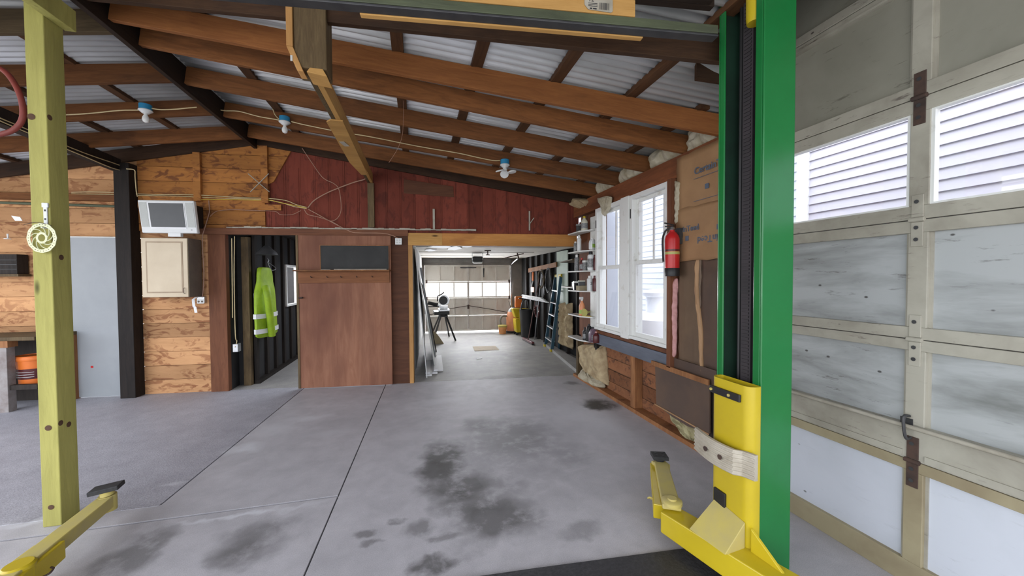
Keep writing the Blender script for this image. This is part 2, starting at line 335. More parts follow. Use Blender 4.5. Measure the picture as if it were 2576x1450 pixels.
def plank_mat(name, c1, c2, c3, step=.2, axis='X'):
    mt, nt, N, L, B = newmat(name); B.inputs['Roughness'].default_value = .75; B.inputs['Specular IOR Level'].default_value = .2
    tc = N.new('ShaderNodeTexCoord').outputs['Object']; sp = N.new('ShaderNodeSeparateXYZ'); L.new(tc, sp.inputs[0])
    dv = N.new('ShaderNodeMath'); dv.operation = 'DIVIDE'; dv.inputs[1].default_value = step; L.new(sp.outputs['Z' if axis == 'X' else 'X'], dv.inputs[0])
    fl = N.new('ShaderNodeMath'); fl.operation = 'FLOOR'; L.new(dv.outputs[0], fl.inputs[0])
    wn_ = N.new('ShaderNodeTexWhiteNoise'); wn_.noise_dimensions = '1D'; L.new(fl.outputs[0], wn_.inputs['W'])
    off = N.new('ShaderNodeVectorMath'); off.operation = 'MULTIPLY'; L.new(wn_.outputs['Color'], off.inputs[0]); off.inputs[1].default_value = (9, 9, 9)
    ad = N.new('ShaderNodeVectorMath'); ad.operation = 'ADD'; L.new(tc, ad.inputs[0]); L.new(off.outputs[0], ad.inputs[1])
    v = mapping(N, L, ad.outputs[0], (.13, 1, 1) if axis == 'X' else (1, 1, .13)); g = noise(N, L, v, 22, 6, .6, .6)
    b = noise(N, L, mapping(N, L, ad.outputs[0], (.7, 1, 1.5) if axis == 'X' else (1.5, 1, .7)), 6.5, 5, .6, 1.1)
    col = mix(N, L, ramp(N, L, g, .3, .7), c1, c2); col = mix(N, L, ramp(N, L, b, .52, .60), col, c3); k_ = ramp(N, L, noise(N, L, mapping(N, L, ad.outputs[0], (.5,1,1)), 2.2, 3), .45, .7, (0,0,0), (.45,.45,.45)); col = mix(N, L, k_, col, tuple(min(1, x*1.35) for x in c1))
    hs = N.new('ShaderNodeHueSaturation'); mr = N.new('ShaderNodeMapRange'); mr.inputs['To Min'].default_value = .75; mr.inputs['To Max'].default_value = 1.2
    L.new(wn_.outputs['Value'], mr.inputs['Value']); L.new(mr.outputs[0], hs.inputs['Value']); L.new(col, hs.inputs['Color'])
    L.new(hs.outputs[0], B.inputs['Base Color']); bump(N, L, B, b, .4, .006); return mt
M['plank'] = plank_mat('plank', (.54,.30,.145), (.44,.23,.105), (.28,.12,.055))
M['plank_hi'] = plank_mat('plank_hi', (.40,.17,.045), (.30,.12,.035), (.17,.065,.025))
M['redsid'] = plank_mat('redsid', (.20,.048,.03), (.17,.04,.025), (.13,.033,.022), .2, 'Z')
# ------------------------------------------------------------------ FLOOR
def slab(pts, z, mat, name='floor', th=.12):
    mb = MB(); mb.prism([(p[0], p[1]) for p in pts], z-th, z, 'z'); o = mb.build(name, mat); return tag(o, kind='structure')
g = .006
J1 = lambda y: -.607 + (y-2.182)*.0374
J2 = lambda y: -1.786 + (y-3.195)*.0563
yp = lambda x: 5.896 - .1125*x
slab([(J1(-2)+g,-2),(6,-2),(6,yp(6)+.02),(J1(5.9)+g,yp(J1(5.9))+.02)], 0, M['floor'])
slab([(-9,3.06),(J1(2.94)-g,2.95),(J1(5.9)-g,yp(J1(5.9))+.02),(J2(6.05)+g,yp(J2(6.05))+.02),(J2(3.15)+g,3.15),(-9,3.23)], 0, M['floor'])
slab([(-9,-2),(J1(-2)-g,-2),(J1(2.93)-g,2.93),(-9,3.04)], 0, M['floor'])
slab([(-9,3.24),(J2(3.18)-g,3.14),(J2(6.05)-g,yp(J2(6.05))+.02),(-9,yp(-9)+.02)], .002, M['floor_rough'])
slab([(-9,yp(-9)+.03),(6,yp(6)+.03),(6,12.4),(-9,12.4)], 0, M['floor_back'])
slab([(-9,-2),(6,-2),(6,13),(-9,13)], -.02, M['ink_dark'], 'floor', .05)
tag(MB().box(2.8,30,-20,30,-.32,-.22).build('floor', paint('ground', (.55,.55,.53), rough=.9)), kind='structure')
# ------------------------------------------------------------------ ROOF
RS, LS, RZ = .158, .187, 3.55
zr = lambda x: RZ - RS*(x+2.2) if x > -2.2 else RZ + LS*(x+2.2)     # underside of the rafters
def corr(name, segs, side, ntop=.215):
    """segs: (v0, v1, far x)"""
    mb = MB(); per = .078; k = 8
    for v0, v1, xe in segs:
        n = int((v1-v0)/per*k); vs = []; fs = []
        for i in range(n+1):
            v = v0 + i*per/k; dz = .017*math.sin(2*math.pi*v/per)
            for x in (-2.2, xe):
                sk = -.165*(x+2.2) if side > 0 else .06*(x+2.2)
                vs.append((x, v+sk, zr(x)+ntop+dz))
        for i in range(n): fs.append((2*i, 2*i+1, 2*i+3, 2*i+2))
        mb.add(vs, fs)
    o = mb.build(name, M['corr'], smooth=False, fix=False); o.data.polygons.foreach_set('use_smooth', [True]*len(o.data.polygons))
    s_ = o.modifiers.new('solid', 'SOLIDIFY'); s_.thickness = .002
    return tag(o, kind='structure')
corr('ceiling', [(-2.0, 2.78, 1.95), (2.78, 6.9, 2.95)], 1)
tag(MB().box(2.60, 2.66, 1.9, 5.6, 2.80, 3.1).build('wall_right', M['rafter_dark']), kind='structure')
corr('ceiling', [(-2.0, 4.6, -4.5), (4.6, 6.9, -8.5)], -1)
tag(MB().box(1.93,2.62,-2,2.25,3.75,3.80).box(1.93,1.95,-2,2.25,3.12,3.75).box(1.93,2.62,2.23,2.25,3.0,3.75).build('ceiling', M['rafter_dark']), kind='structure')  # raised soffit out of view, added to block sky light above the big door
# ridge beam
o = beam('ridge_beam', (-2.22, 1.2, 3.50), (-2.22, 6.2, 3.50), .045, .24, M['ridge'], anchor='b'); tag(o, 'long dark ridge beam where the two roof slopes meet', 'beam')
# rafters on the right slope: (y at ridge, y at wall, material, label)
RR = [(3.25, 1.68, 'rafter_dark', 'dark rafter just behind the stored lumber, nearest to the camera', 1.85),
      (3.47, 2.63, 'rafter_orange', 'bright orange-brown rafter, second from the camera on the right slope', 2.6),
      (3.78, 3.08, 'rafter', 'rafter on the right slope whose end meets the plate above the kraft paper', 2.6),
      (4.40, 3.71, 'rafter', 'rafter on the right slope ending above the right half of the window', 2.6),
      (5.16, 4.34, 'rafter', 'rafter on the right slope that carries the lamp cable', 2.6),
      (5.80, 4.98, 'rafter', 'rafter on the right slope next to last before the red wall', 2.6),
      (6.10, 5.54, 'rafter_dark', 'last rafter on the right slope, against the red wall', 2.6)]
for yr, yw, mt, lab, xe in RR:
    t = (xe+2.2)/4.7; x0 = -2.19 if mt != 'rafter_orange' else -2.19
    p0 = (x0, yr, zr(-2.19)); p1 = (xe, yr+(yw-yr)*t, zr(xe))
    o = beam('rafter', p0, p1, .042, .172, M[mt], anchor='b'); tag(o, lab, 'rafter', 'rafters of the right roof slope')
for yr, yw, mt, lab in [(3.05, 2.95, 'rafter_dark', 'rafter of the left roof slope nearest to the camera, above the post'),
      (3.62, 3.55, 'rafter_grey', 'grey-green rafter of the left roof slope just past the yellow post'),
      (4.36, 4.2, 'rafter', 'rafter of the left roof slope above the red hose'),
      (5.10, 4.93, 'rafter', 'rafter of the left roof slope that carries the left lamp'),
      (5.86, 5.65, 'rafter', 'rafter of the left roof slope between the left lamp and the plank wall'),
      (6.14, 6.36, 'rafter_dark', 'last rafter of the left roof slope, along the top of the plank wall')]:
    xe = -8.0 if yr > 4.7 else -4.6; p0 = (-2.25, yr, zr(-2.25)); p1 = (xe, yr+(yw-yr)*t*-1 if False else yr+(yw-yr)*(-(xe+2.2))/2.4, zr(xe))
    o = beam('rafter', p0, p1, .042, .172, M[mt], anchor='b'); tag(o, lab, 'rafter', 'rafters of the left roof slope')
for i, x in enumerate((-1.57, -.85, -.12, .49, 1.12, 1.74, 2.34)):
    y0 = 1.0 if x < 1.6 else (1.2 if x < 1.8 else 2.6); o = beam('purlin', (x, y0, zr(x)+.172), (x, 6.6, zr(x)+.172), .09, .04, M['purlin'], anchor='b')
    tag(o, 'flat purlin under the metal of the right roof slope, ' + ('nearest to the ridge', 'second from the ridge', 'third from the ridge', 'fourth from the ridge', 'fifth from the ridge', 'sixth from the ridge', 'nearest to the window wall')[i], 'purlin', 'purlins of the right roof slope')
for i, x in enumerate((-3.02, -3.70, -4.4, -5.1, -5.8)):
    o = beam('purlin', (x, 1.2, zr(x)+.172), (x, 6.8, zr(x)+.172), .09, .04, M['purlin'], anchor='b')
    tag(o, 'flat purlin under the metal of the left roof slope, ' + ('nearest to the ridge', 'second from the ridge', 'third from the ridge', 'fourth from the ridge', 'farthest from the ridge')[i], 'purlin', 'purlins of the left roof slope')
# long dark girder on the left resting on the dark post
o = beam('girder', (-3.90, 1.8, 3.20), (-3.90, 6.2, 3.09), .10, .16, M['post_dark'], anchor='b'); tag(o, 'dark girder at left running back to the top of the black post', 'beam')
# ------------------------------------------------------------------ PARTITION WALL
def clip(poly, n, c):
    """keep points with n.p <= c"""
    out = []
    for i in range(len(poly)):
        a, b = poly[i], poly[(i+1) % len(poly)]; da = n[0]*a[0]+n[1]*a[1]-c; db = n[0]*b[0]+n[1]*b[1]-c
        if da <= 0: out.append(a)
        if da*db < 0: t = da/(da-db); out.append((a[0]+(b[0]-a[0])*t, a[1]+(b[1]-a[1])*t))
    return out
def clipto(poly, conv):
    cx = sum(p[0] for p in conv)/len(conv); cz = sum(p[1] for p in conv)/len(conv)
    for i in range(len(conv)):
        a, b = conv[i], conv[(i+1) % len(conv)]; n = (b[1]-a[1], a[0]-b[0]); c = n[0]*a[0]+n[1]*a[1]
        if n[0]*cx+n[1]*cz > c: n = (-n[0], -n[1]); c = -c
        poly = clip(poly, n, c)
        if len(poly) < 3: return []
    return poly
def zroof(s): x = s*cA; return zr(x)+.19
def boards(mb, conv, h=.2, d0=0, d1=.02, vertical=False, m=0, gap=.006):
    """fill a convex (s,z) polygon with boards h wide"""
    lo = min(p[0 if vertical else 1] for p in conv); hi = max(p[0 if vertical else 1] for p in conv)
    k = math.floor(lo/h)
    a0, a1 = min(p[1 if vertical else 0] for p in conv), max(p[1 if vertical else 0] for p in conv)
    while k*h < hi:
        q0, q1 = k*h+gap/2, (k+1)*h-gap/2
        r = [(q0,a0),(q1,a0),(q1,a1),(q0,a1)] if vertical else [(a0,q0),(a1,q0),(a1,q1),(a0,q1)]
        pl = clipto(r, conv)
        if len(pl) >= 3:
            j = random.uniform(-.002, .002); mb.prism(pl, d0+j, d1, 'y', m)
        k += 1
R = lambda s0, s1, z0, z1: [(s0,z0),(s1,z0),(s1,z1),(s0,z1)]
def pbuild(mb, name, mat, kind='structure', **k):
    o = mb.build(name, mat, loc=PO, rz=-A, **k)
    if kind: tag(o, kind=kind)
    return o
wall = MB()
DL, DR = -4.79, -3.94       # grey door
boards(wall, R(-9, DL, 0, 2.3)); boards(wall, [(-9,2.3),(-3.75,2.3),(-3.75,zroof(-3.75)),(-9,zroof(-9))])
boards(wall, R(DL, DR, 2.22, 2.3)); boards(wall, R(-3.75, -2.88, 0, 2.3))
wall.box(-9, DL, .021, .05, 0, 2.3).box(DL, DR, .021, .05, 2.2, 2.3).box(-3.75, -2.88, .021, .05, 0, 2.3).prism([(-9,2.3),(-2.88,2.3),(-2.2,zroof(-2.2)-.15),(-9,zroof(-9)-.15)], .021, .05, 'y')
o = pbuild(wall, 'wall_back', M['plank'])
wall = MB()
sd, zd = sz(668, 497); sa, za = sz(690, 458); sb, zb = sz(790, 410)
boards(wall, [(-3.75,2.3),(sd,2.3),(sd,zroof(sd)),(-3.75,zroof(-3.75))], d0=-.022, d1=-.002)
boards(wall, [(-3.75+.01,2.3),(sz(572,500)[0],2.3),(sz(572,500)[0],2.6),(-3.75+.01,2.6)], d0=-.024, d1=-.004)
boards(wall, [(sd,zd),(sa,za),(sb,zb),(sd,zroof(sd))], d0=-.022, d1=-.002)
for s_ in (sz(503,450)[0], sd+.02):
    wall.prism([(s_-.045,2.72),(s_+.045,2.72),(s_+.045,zr(s_)),(s_-.045,zr(s_))], -.07, -.022, 'y')
wall.prism([(-3.75,2.62),(-1.9,2.62),(-1.9,2.70),(-3.75,2.70)], -.035, -.0225, 'y')
o = pbuild(wall, 'wall_back', M['plank_hi'])
wall = MB()
boards(wall, [(-2.88,2.3),(2.60,2.3),(2.60,zroof(2.6)),(-2.2,zroof(-2.2)),(-2.88,zroof(-2.88))], .205, 0, .02, True, gap=.003)
boards(wall, R(-2.88, -2.65, 2.2, 2.3), .4)
wall.prism([(-2.3,2.3),(2.6,2.3),(2.6,zroof(2.6)-.02),(-2.2,zroof(-2.2)-.02),(-2.3,zroof(-2.3)-.02)], .021, .05, 'y')
for k in range(26):
    s_ = -2.7+k*.205
    if s_ < 2.5: wall.box(s_-.008, s_+.008, -.005, .002, 2.36, 3.25 if s_ < -1.3 else zr(s_)-.0)
pbuild(wall, 'wall_back', M['redsid'])
# upper black recess, trims, header
tr = MB(); tr.box(-3.0, -.11, -.05, .0, 2.262, 2.352); pbuild(tr, 'trim_1', M['ply_dark'])
tr = MB()
for k in range(46):
    s0 = -2.62+k*.077; tr.box(s0, s0+.079, -.056-random.uniform(0,.006), -.001, 2.356+random.uniform(-.004,.002), 2.366+random.uniform(0,.016))
pbuild(tr, 'trim_2', M['oldwhite'])
hd = MB(); hd.box(-.11, 2.56, -.03, .06, 2.125, 2.315); pbuild(hd, 'trim_3', M['header'], bevel=.003)
hd = MB(); hd.box(-.112, .40, -.034, -.029, 2.127, 2.313); pbuild(hd, 'trim_4', M['new_pine'])
hd = MB(); hd.box(-.112, -.05, -.035, .06, 0, 2.126); pbuild(hd, 'trim_5', M['new_pine_z'], bevel=.003)
# black post with side, brown jamb board
o = MB().box(-3.93, -3.745, -.16, .0, 0, 3.2).build('timber_post', M['post_dark'], loc=PO, rz=-A, bevel=.006); tag(o, 'black timber post between the grey door and the cream cabinet', 'post')
jb = MB().box(-2.885, -2.655, -.03, .05, 0, 2.262); pbuild(jb, 'trim_6', M['brown_jamb'], bevel=.003)
o = MB().box(-.0465, .0465, -.02, .02, 0, .66).build('timber_post', M['weathered'], loc=fr(-.645, -.03, 2.39), rz=-A, bevel=.003); tag(o, 'short weathered upright holding the girder end on the red wall', 'post')
# plywood strip between sliding door and opening
ps = MB().box(-.40, -.112, -.02, .05, 0, 2.262); pbuild(ps, 'wall_back', M['ply_dark'])
# sliding plywood door
dr = T('plywood_door', 'tall reddish plywood sliding door standing beside the dark store room opening', 'door', fr(-1.69, -.075, .012), -A)
MB().box(0, 1.33, -.012, .012, 0, 2.245).build('panel', M['ply'], dr, bevel=.002)
MB().box(0, 1.33, -.14, -.012, 1.715, 1.735).build('ledge', M['stud_wood'], dr, bevel=.002)
MB().box(.03, 1.31, -.032, -.012, 1.545, 1.715).build('coat_rail', wood('coat_rail', (.29,.12,.05), (.2,.08,.035), None, rnd=0), dr, bevel=.002)
for x in (.22, .44, .63, .85, 1.07): MB().tube([(x,-.03,1.63),(x,-.07,1.628),(x,-.085,1.645)], .006).build('peg', M['rust'], dr, smooth=True)
MB().box(-.0, .03, -.02, -.01, 0, 2.24).build('edge_board', M['weathered'], dr)
MB().tube([(.03,-.03,1.33),(.09,-.035,1.335)], .012).build('latch', M['rust'], dr, smooth=True)
bb = T('chalkboard', 'dark framed chalkboard standing on the ledge of the plywood door', 'board', fr(-1.35, -.095, 1.737), -A)
MB().box(0, .96, -.006, .004, 0, .37).build('slate', M['chalkboard'], bb)
MB().box(-.008, 0, -.009, .004, 0, .378).box(0, .96, -.009, .004, .37, .378).box(.96, .968, -.009, .004, 0, .378).build('frame', M['stud_wood'], bb)
o = MB().box(0, .74, -.012, .012, 0, .025).build('wood_strip', M['oldwhite'], loc=fr(-1.15, -.15, 1.737), rz=-A, bevel=.002); tag(o, 'pale wooden strip lying on the ledge before the chalkboard', 'stick')
o = MB().box(0, .13, -.012, .012, 0, .018).build('wood_strip', M['oldwhite'], loc=fr(-1.33, -.15, 1.737), rz=-A, bevel=.002); tag(o, 'short pale wood offcut on the ledge, left of the long strip', 'stick')
# grey door
gd = T('door_1', None, None, fr(DL, -.03, .012), -A); tag(gd, kind='structure')
MB().box(.01, .84, -.02, .02, 0, 2.185).build('panel', M['door_grey'], gd, bevel=.002)
MB().box(0, .85, -.03, .03, 2.186, 2.20).box(.842, .852, -.03, .03, 0, 2.2).build('door_frame', M['white_paint'], gd)
for z in (.31, .98, 1.80): MB().box(.825, .845, -.028, -.02, z, z+.09).tube([(.842,-.03,z),(.842,-.03,z+.09)], .007).build('hinge', M['steel_dark'], gd)
MB().box(.43, .46, -.0215, -.02, .40, .43).build('chip', M['red'], gd)
# small door-room header for the dark opening
tag(MB().box(-2.885,-1.6,.05,.09,2.262,3.2).box(-2.885,-1.6,.05,3.4,2.42,2.46).build('wall_back', M['dark_old'], loc=PO, rz=-A), kind='structure')
# ------------------------------------------------------------------ DARK STORE ROOM behind the left opening
XL = -2.42
w0 = ax(718, 674, XL); w1 = ax(757, 757, XL); ya, yb, za_, zb_ = w0.y, ax(764,700,XL).y+.15, w1.z-.02, w0.z+.02
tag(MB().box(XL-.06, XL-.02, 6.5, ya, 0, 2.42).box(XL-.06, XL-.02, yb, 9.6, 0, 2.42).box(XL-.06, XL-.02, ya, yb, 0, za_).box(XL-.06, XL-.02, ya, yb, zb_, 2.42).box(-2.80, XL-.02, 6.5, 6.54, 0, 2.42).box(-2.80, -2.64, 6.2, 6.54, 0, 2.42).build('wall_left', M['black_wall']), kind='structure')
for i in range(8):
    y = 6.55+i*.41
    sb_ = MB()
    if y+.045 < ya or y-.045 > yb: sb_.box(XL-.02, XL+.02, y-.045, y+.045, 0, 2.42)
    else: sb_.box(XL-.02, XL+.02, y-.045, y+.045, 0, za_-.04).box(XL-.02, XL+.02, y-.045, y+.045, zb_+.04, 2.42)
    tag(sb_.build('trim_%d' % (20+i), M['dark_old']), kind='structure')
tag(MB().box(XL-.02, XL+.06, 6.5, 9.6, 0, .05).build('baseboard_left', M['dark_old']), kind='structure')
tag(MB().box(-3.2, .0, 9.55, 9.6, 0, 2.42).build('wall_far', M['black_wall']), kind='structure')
# ------------------------------------------------------------------ RIGHT WALL (inner stud face x = 2.5)
WX = 2.50
wr = MB(); SH0, SH1 = 2.62, 2.65
for (y0, y1, z0, z1) in ((2.3,3.19,0,2.62),(4.80,5.60,0,2.62),(3.19,4.80,0,.86),(3.19,4.80,2.585,2.62)): wr.box(SH0, SH1, y0, y1, z0, z1)
tag(wr.build('wall_right', plank_mat('sheath', (.20,.10,.055), (.14,.07,.04), (.10,.05,.03))), kind='structure')
lb = MB()
for k in range(5): lb.box(SH0-.012, SH0-.001, 2.4, 5.5, k*.165+.01, k*.165+.16)
tag(lb.build('wall_right', M['plank_sh'] if 'plank_sh' in M else plank_mat('plank_sh', (.26,.115,.055), (.19,.08,.04), (.09,.045,.03), .165)), kind='structure')
o = beam('top_plate', (2.545, 2.05, 2.59), (2.545, 5.62, 2.59), .09, .21, M['plate'], anchor='b'); tag(o, 'reddish brown top plate running above the windows', 'beam')
tag(MB().box(2.48, 2.62, 2.3, 5.6, 0, .045).build('baseboard_right', M['stud_wood']), kind='structure')
def stud(y, z0, z1, mt, lab, x0=WX, x1=2.605, wd=.045):
    o = MB().box(x0, x1, y-wd, y+wd, z0, z1).build('stud', M[mt], bevel=.002); tag(o, lab, 'stud', 'studs of the window wall')
stud(3.91, .045, .86, 'stud_wood', 'orange stud under the window wall, standing clear below the blue-grey board')
stud(4.87, .045, .70, 'dark_old', 'dark stud beside the torn foam below the shelves'); stud(5.50, .045, .64, 'weathered', 'weathered stud at the corner, left of the torn foam', wd=.03)
stud(3.185, .70, 2.585, 'brown_jamb', 'red-brown stud along the right side of the window', x0=2.44, wd=.03); stud(4.81, .87, 2.585, 'dark_old', 'dark stud between window and shelves', wd=.02)
stud(2.70, .045, .66, 'dark_old', 'dark stud behind the loose brown panel near the green column')
# window sill boards
o = MB().box(2.485, 2.50, 3.18, 4.80, .665, .815).build('sill_board', M['blueboard'], bevel=.002); tag(o, 'blue-grey painted board fixed below the windows', 'board')
o = MB().box(2.486, 2.50, 2.62, 3.175, .66, .80).build('board', M['hardboard']); tag(o, 'brown board end continuing right of the blue-grey board', 'board')
tag(MB().box(2.46, 2.62, 3.19, 4.80, .83, .872).build('trim_7', M['brown_jamb']), kind='structure')
# windows
def window(n, y0, y1, zt, bars):
    zb = .885; zm = 1.745 if n == 1 else 1.78
    W = T('window_%d' % n, None, None, (0,0,0)); tag(W, kind='structure')
    f = MB(); f.box(2.455, 2.60, y0, y0+.05, zb+.035, zt).box(2.455, 2.60, y1-.05, y1, zb+.035, zt).box(2.455, 2.60, y0+.05, y1-.05, zt-.05, zt).box(2.44, 2.60, y0, y1, zb, zb+.035)
    f.build('window_frame', M['window_white'], W, bevel=.003)
    for nm, a, b, xo in (('sash', zb+.035, zm+.02, 2.475), ('sash', zm-.02, zt-.05, 2.515)):
        s_ = MB(); yy0, yy1 = y0+.05, y1-.05
        s_.box(xo, xo+.035, yy0, yy0+.05, a, b).box(xo, xo+.035, yy1-.05, yy1, a, b).box(xo, xo+.035, yy0+.05, yy1-.05, a, a+.05).box(xo, xo+.035, yy0+.05, yy1-.05, b-.04, b)
        so = s_.build('sash', M['window_white'], W, bevel=.002)
        MB().box(xo+.016, xo+.019, yy0+.04, yy1-.04, a+.04, b-.03).build('pane', M['clear'], so)
    if bars:
        s_ = MB()
        for q in bars: s_.box(2.56, 2.575, q-.012, q+.012, zm, zt-.05)
        s_.build('muntin', M['window_white'], W)
    MB().box(2.45, 2.456, y1-.035 if n == 1 else y1-.03, y1-.018 if n == 1 else y1-.015, zt-.27, zt-.16).build('catch', M['steel_dark'], W)
window(1, 4.09, 4.78, 2.575, [4.27, 4.40]); window(2, 3.215, 3.91, 2.575, [3.42, 3.60])
tag(MB().box(2.44, 2.60, 3.915, 4.085, .87, 2.58).build('trim_8', M['window_white'], bevel=.003), kind='structure')
# rough foam / insulation helper: lumpy blob filling a polygon in the (y,z) plane of a wall
def lump(name, poly, x0, th, mt, lab, cat='insulation', seed=0, n=14, group=None, amp=.035, axis='x'):
    ys = [p[0] for p in poly]; zs = [p[1] for p in poly]; y0, y1, z0, z1 = min(ys), max(ys), min(zs), max(zs)
    rnd = random.Random(seed); nz = max(4, int(n*(z1-z0)/max(.01, (y1-y0)))) if (z1-z0) < (y1-y0) else n*2; ny = n if (z1-z0) < (y1-y0) else max(5, int(2*n*(y1-y0)/(z1-z0)))
    def span(z):                                       # y extent of the polygon at height z
        xs = []
        for i in range(len(poly)):
            a, b = poly[i], poly[(i+1) % len(poly)]
            if (a[1]-z)*(b[1]-z) <= 0 and a[1] != b[1]: xs.append(a[0]+(b[0]-a[0])*(z-a[1])/(b[1]-a[1]))
        return (min(xs), max(xs)) if xs else (y0, y0)
    vs = []; fs = []
    for j in range(nz+1):
        z = z0+(z1-z0)*min(.999, max(.001, j/nz)); a, b = span(z)
        for i in range(ny+1):
            e = min(i, ny-i, j, nz-j); t = th*(0 if e == 0 else (.75 if e == 1 else 1)) + (rnd.uniform(-1, 1)*amp if e else 0)
            jy = rnd.uniform(-1,1)*amp*.5 if (i in (0, ny) or 0 < j < nz) else 0
            vs.append((-max(0,t), a+(b-a)*i/ny + jy, z + rnd.uniform(-1,1)*amp*.4))
    for j in range(nz):
        for i in range(ny): k = j*(ny+1)+i; fs.append((k, k+1, k+ny+2, k+ny+1))
    base = len(vs); ring = [i for i in range(ny+1)] + [j*(ny+1)+ny for j in range(1, nz+1)] + [nz*(ny+1)+i for i in range(ny-1, -1, -1)] + [j*(ny+1) for j in range(nz-1, 0, -1)]
    for r in ring: vs.append((.02, vs[r][1], vs[r][2]))
    for q in range(len(ring)): q2 = (q+1) % len(ring); fs.append((ring[q], ring[q2], base+q2, base+q))
    fs.append(tuple(base+q for q in range(len(ring)-1, -1, -1)))
    if axis == 'y': vs = [(v[1], v[0], v[2]) for v in vs]
    mb = MB(); mb.add(vs, fs); o = mb.build(name, M[mt], smooth=True, sub=1)
    o.location = (x0, 0, 0) if axis == 'x' else x0
    if axis == 'y': o.rotation_euler = (0, 0, -A)
    return tag(o, lab, cat, group)
def wy(x, y, X=WX): p = ax(x, y, X); return (p.y, p.z)
lump('foam_insulation', [wy(*p) for p in ((1455,862),(1508,872),(1512,905),(1516,972),(1490,955),(1462,925))], 2.60, .14, 'foam_tan', 'stained torn tan insulation batt below the shelves', seed=2, n=18)
lump('foam_scraps', [wy(*p) for p in ((1462,925),(1500,950),(1516,975),(1505,980),(1470,957),(1460,940))], 2.56, .14, 'foam_white', 'shredded white foam crumbs at the wall foot under the batt', seed=3, amp=.07, n=20)
lump('foam_insulation', [wy(*p) for p in ((1672,1030),(1700,1036),(1785,1080),(1785,1118),(1740,1112),(1715,1080),(1695,1062))], 2.56, .09, 'foam_yellow', 'yellowish shredded foam bulging out below the brown panel', seed=5, amp=.05, n=26)
for i, (a, b, d, e, lab) in enumerate((((1715,345),(1795,330),(1790,340),(1722,380),'crumpled white insulation above the plate at the green column'), ((1630,385),(1712,383),(1700,395),(1622,432),'white insulation above the plate between second and third rafter ends'), ((1548,440),(1612,436),(1600,447),(1548,470),'white insulation above the plate over the window middle'), ((1492,478),(1545,473),(1540,500),(1500,520),'ragged white insulation drooping above the left window'))):
    pts = [wy(*p) for p in (a, b, d, e)]; y0 = min(p[0] for p in pts); y1 = max(p[0] for p in pts)
    lump('insulation', [(y0,2.78),(y1,2.78),(y1,3.02),(y0,3.02)], 2.60, .10, 'foam_white', lab, seed=20+i, group='insulation tufts above the top plate', amp=.04)
lump('insulation', [wy(*p) for p in ((1508,500),(1548,490),(1544,525),(1528,545),(1518,520))], 2.46, .03, 'foam_white', 'shred of white foam hanging over the top of the left window', seed=31, amp=.02)
lump('insulation', [wy(*p) for p in ((1425,497),(1490,500),(1488,520),(1465,530),(1440,522))], 2.56, .16, 'foam_tan', 'bulging tan insulation in the corner above the shelves', seed=33)
lump('pink_insulation', [wy(*p) for p in ((1693,700),(1706,700),(1704,800),(1703,900),(1690,905),(1692,800))], 2.49, .03, 'foam_pink', 'strip of pink insulation squeezed out beside the window', seed=41, amp=.012)
lump('insulation', [wy(*p) for p in ((1700,455),(1712,458),(1710,560),(1700,565))], 2.49, .02, 'foam_white', 'thin torn white strip between window stud and kraft paper', seed=43, amp=.01)
# kraft paper panels
def paper(name, pts, x, lab, mt='kraft', seed=1, amp=.006, cat='insulation paper'):
    P = [wy(*p) for p in pts]; y0 = min(p[0] for p in P); y1 = max(p[0] for p in P); z0 = min(p[1] for p in P); z1 = max(p[1] for p in P)
    rnd = random.Random(seed); n = 14; vs = []; fs = []
    for j in range(n+1):
        for i in range(n+1):
            vs.append((x+rnd.uniform(-1,1)*amp*(1 if 0<i<n else .5), y0+(y1-y0)*i/n + (rnd.uniform(-1,1)*.01 if i in (0,n) else 0), z0+(z1-z0)*j/n+(rnd.uniform(-1,1)*.01 if j in (0,n) else 0)))
    for j in range(n):
        for i in range(n): k = j*(n+1)+i; fs.append((k, k+1, k+n+2, k+n+1))
    mb = MB(); mb.add(vs, fs); o = mb.build(name, M[mt], smooth=True, fix=False); q = o.modifiers.new('s', 'SOLIDIFY'); q.thickness = .004
    return tag(o, lab, cat), (y0, y1, z0, z1)
k1, e1 = paper('kraft_paper', ((1704,400),(1990,560)), 2.497, 'upper sheet of printed brown kraft paper beside the window', seed=3)
k1b, e1b = paper('kraft_paper', ((1704,530),(1990,640)), 2.488, 'lower sheet of printed brown kraft paper behind the fire extinguisher', seed=4)
k2, e2 = paper('kraft_paper', ((1706,640),(1760,930)), 2.51, 'plain brown paper-faced batt between window and the torn seam', 'hardboard_l' if 'hardboard_l' in M else 'kraft', seed=5, amp=.004)
M['batt'] = paint('batt', (.17,.11,.065), (.12,.078,.05), .6, sc=2.5, bmp=.15); k2.data.materials[0] = M['batt']
k3, e3 = paper('kraft_paper', ((1758,640),(1990,1000)), 2.515, 'dark brown paper-faced batt between the torn seam and the green column', seed=6, amp=.004); k3.data.materials[0] = M['hardboard']
lump('torn_paper', [wy(*p) for p in ((1748,650),(1758,645),(1756,740),(1766,830),(1768,930),(1764,955),(1758,900),(1758,830),(1746,740))], 2.505, .018, 'kraft', 'torn curled seam of kraft paper running down the brown batts', 'insulation paper', seed=47, amp=.008)
pn = MB(); P = [wy(*p) for p in ((1657,918),(1795,968),(1795,1090),(1740,1072),(1700,1048),(1660,1016))]; pn.prism(P, 2.455, 2.47, 'x'); o = pn.build('hardboard_sheet', M['hardboard'], bevel=.001); tag(o, 'loose glossy brown hardboard panel curling off the wall foot near the green column', 'panel')
o = MB().bar((2.45,)+wy(1657,1016), (2.45,)+wy(1795,1092), .006, .012).build('panel_edge', M['kraft']); tag(o, 'pale torn lower edge strip of the loose brown panel', 'strip')
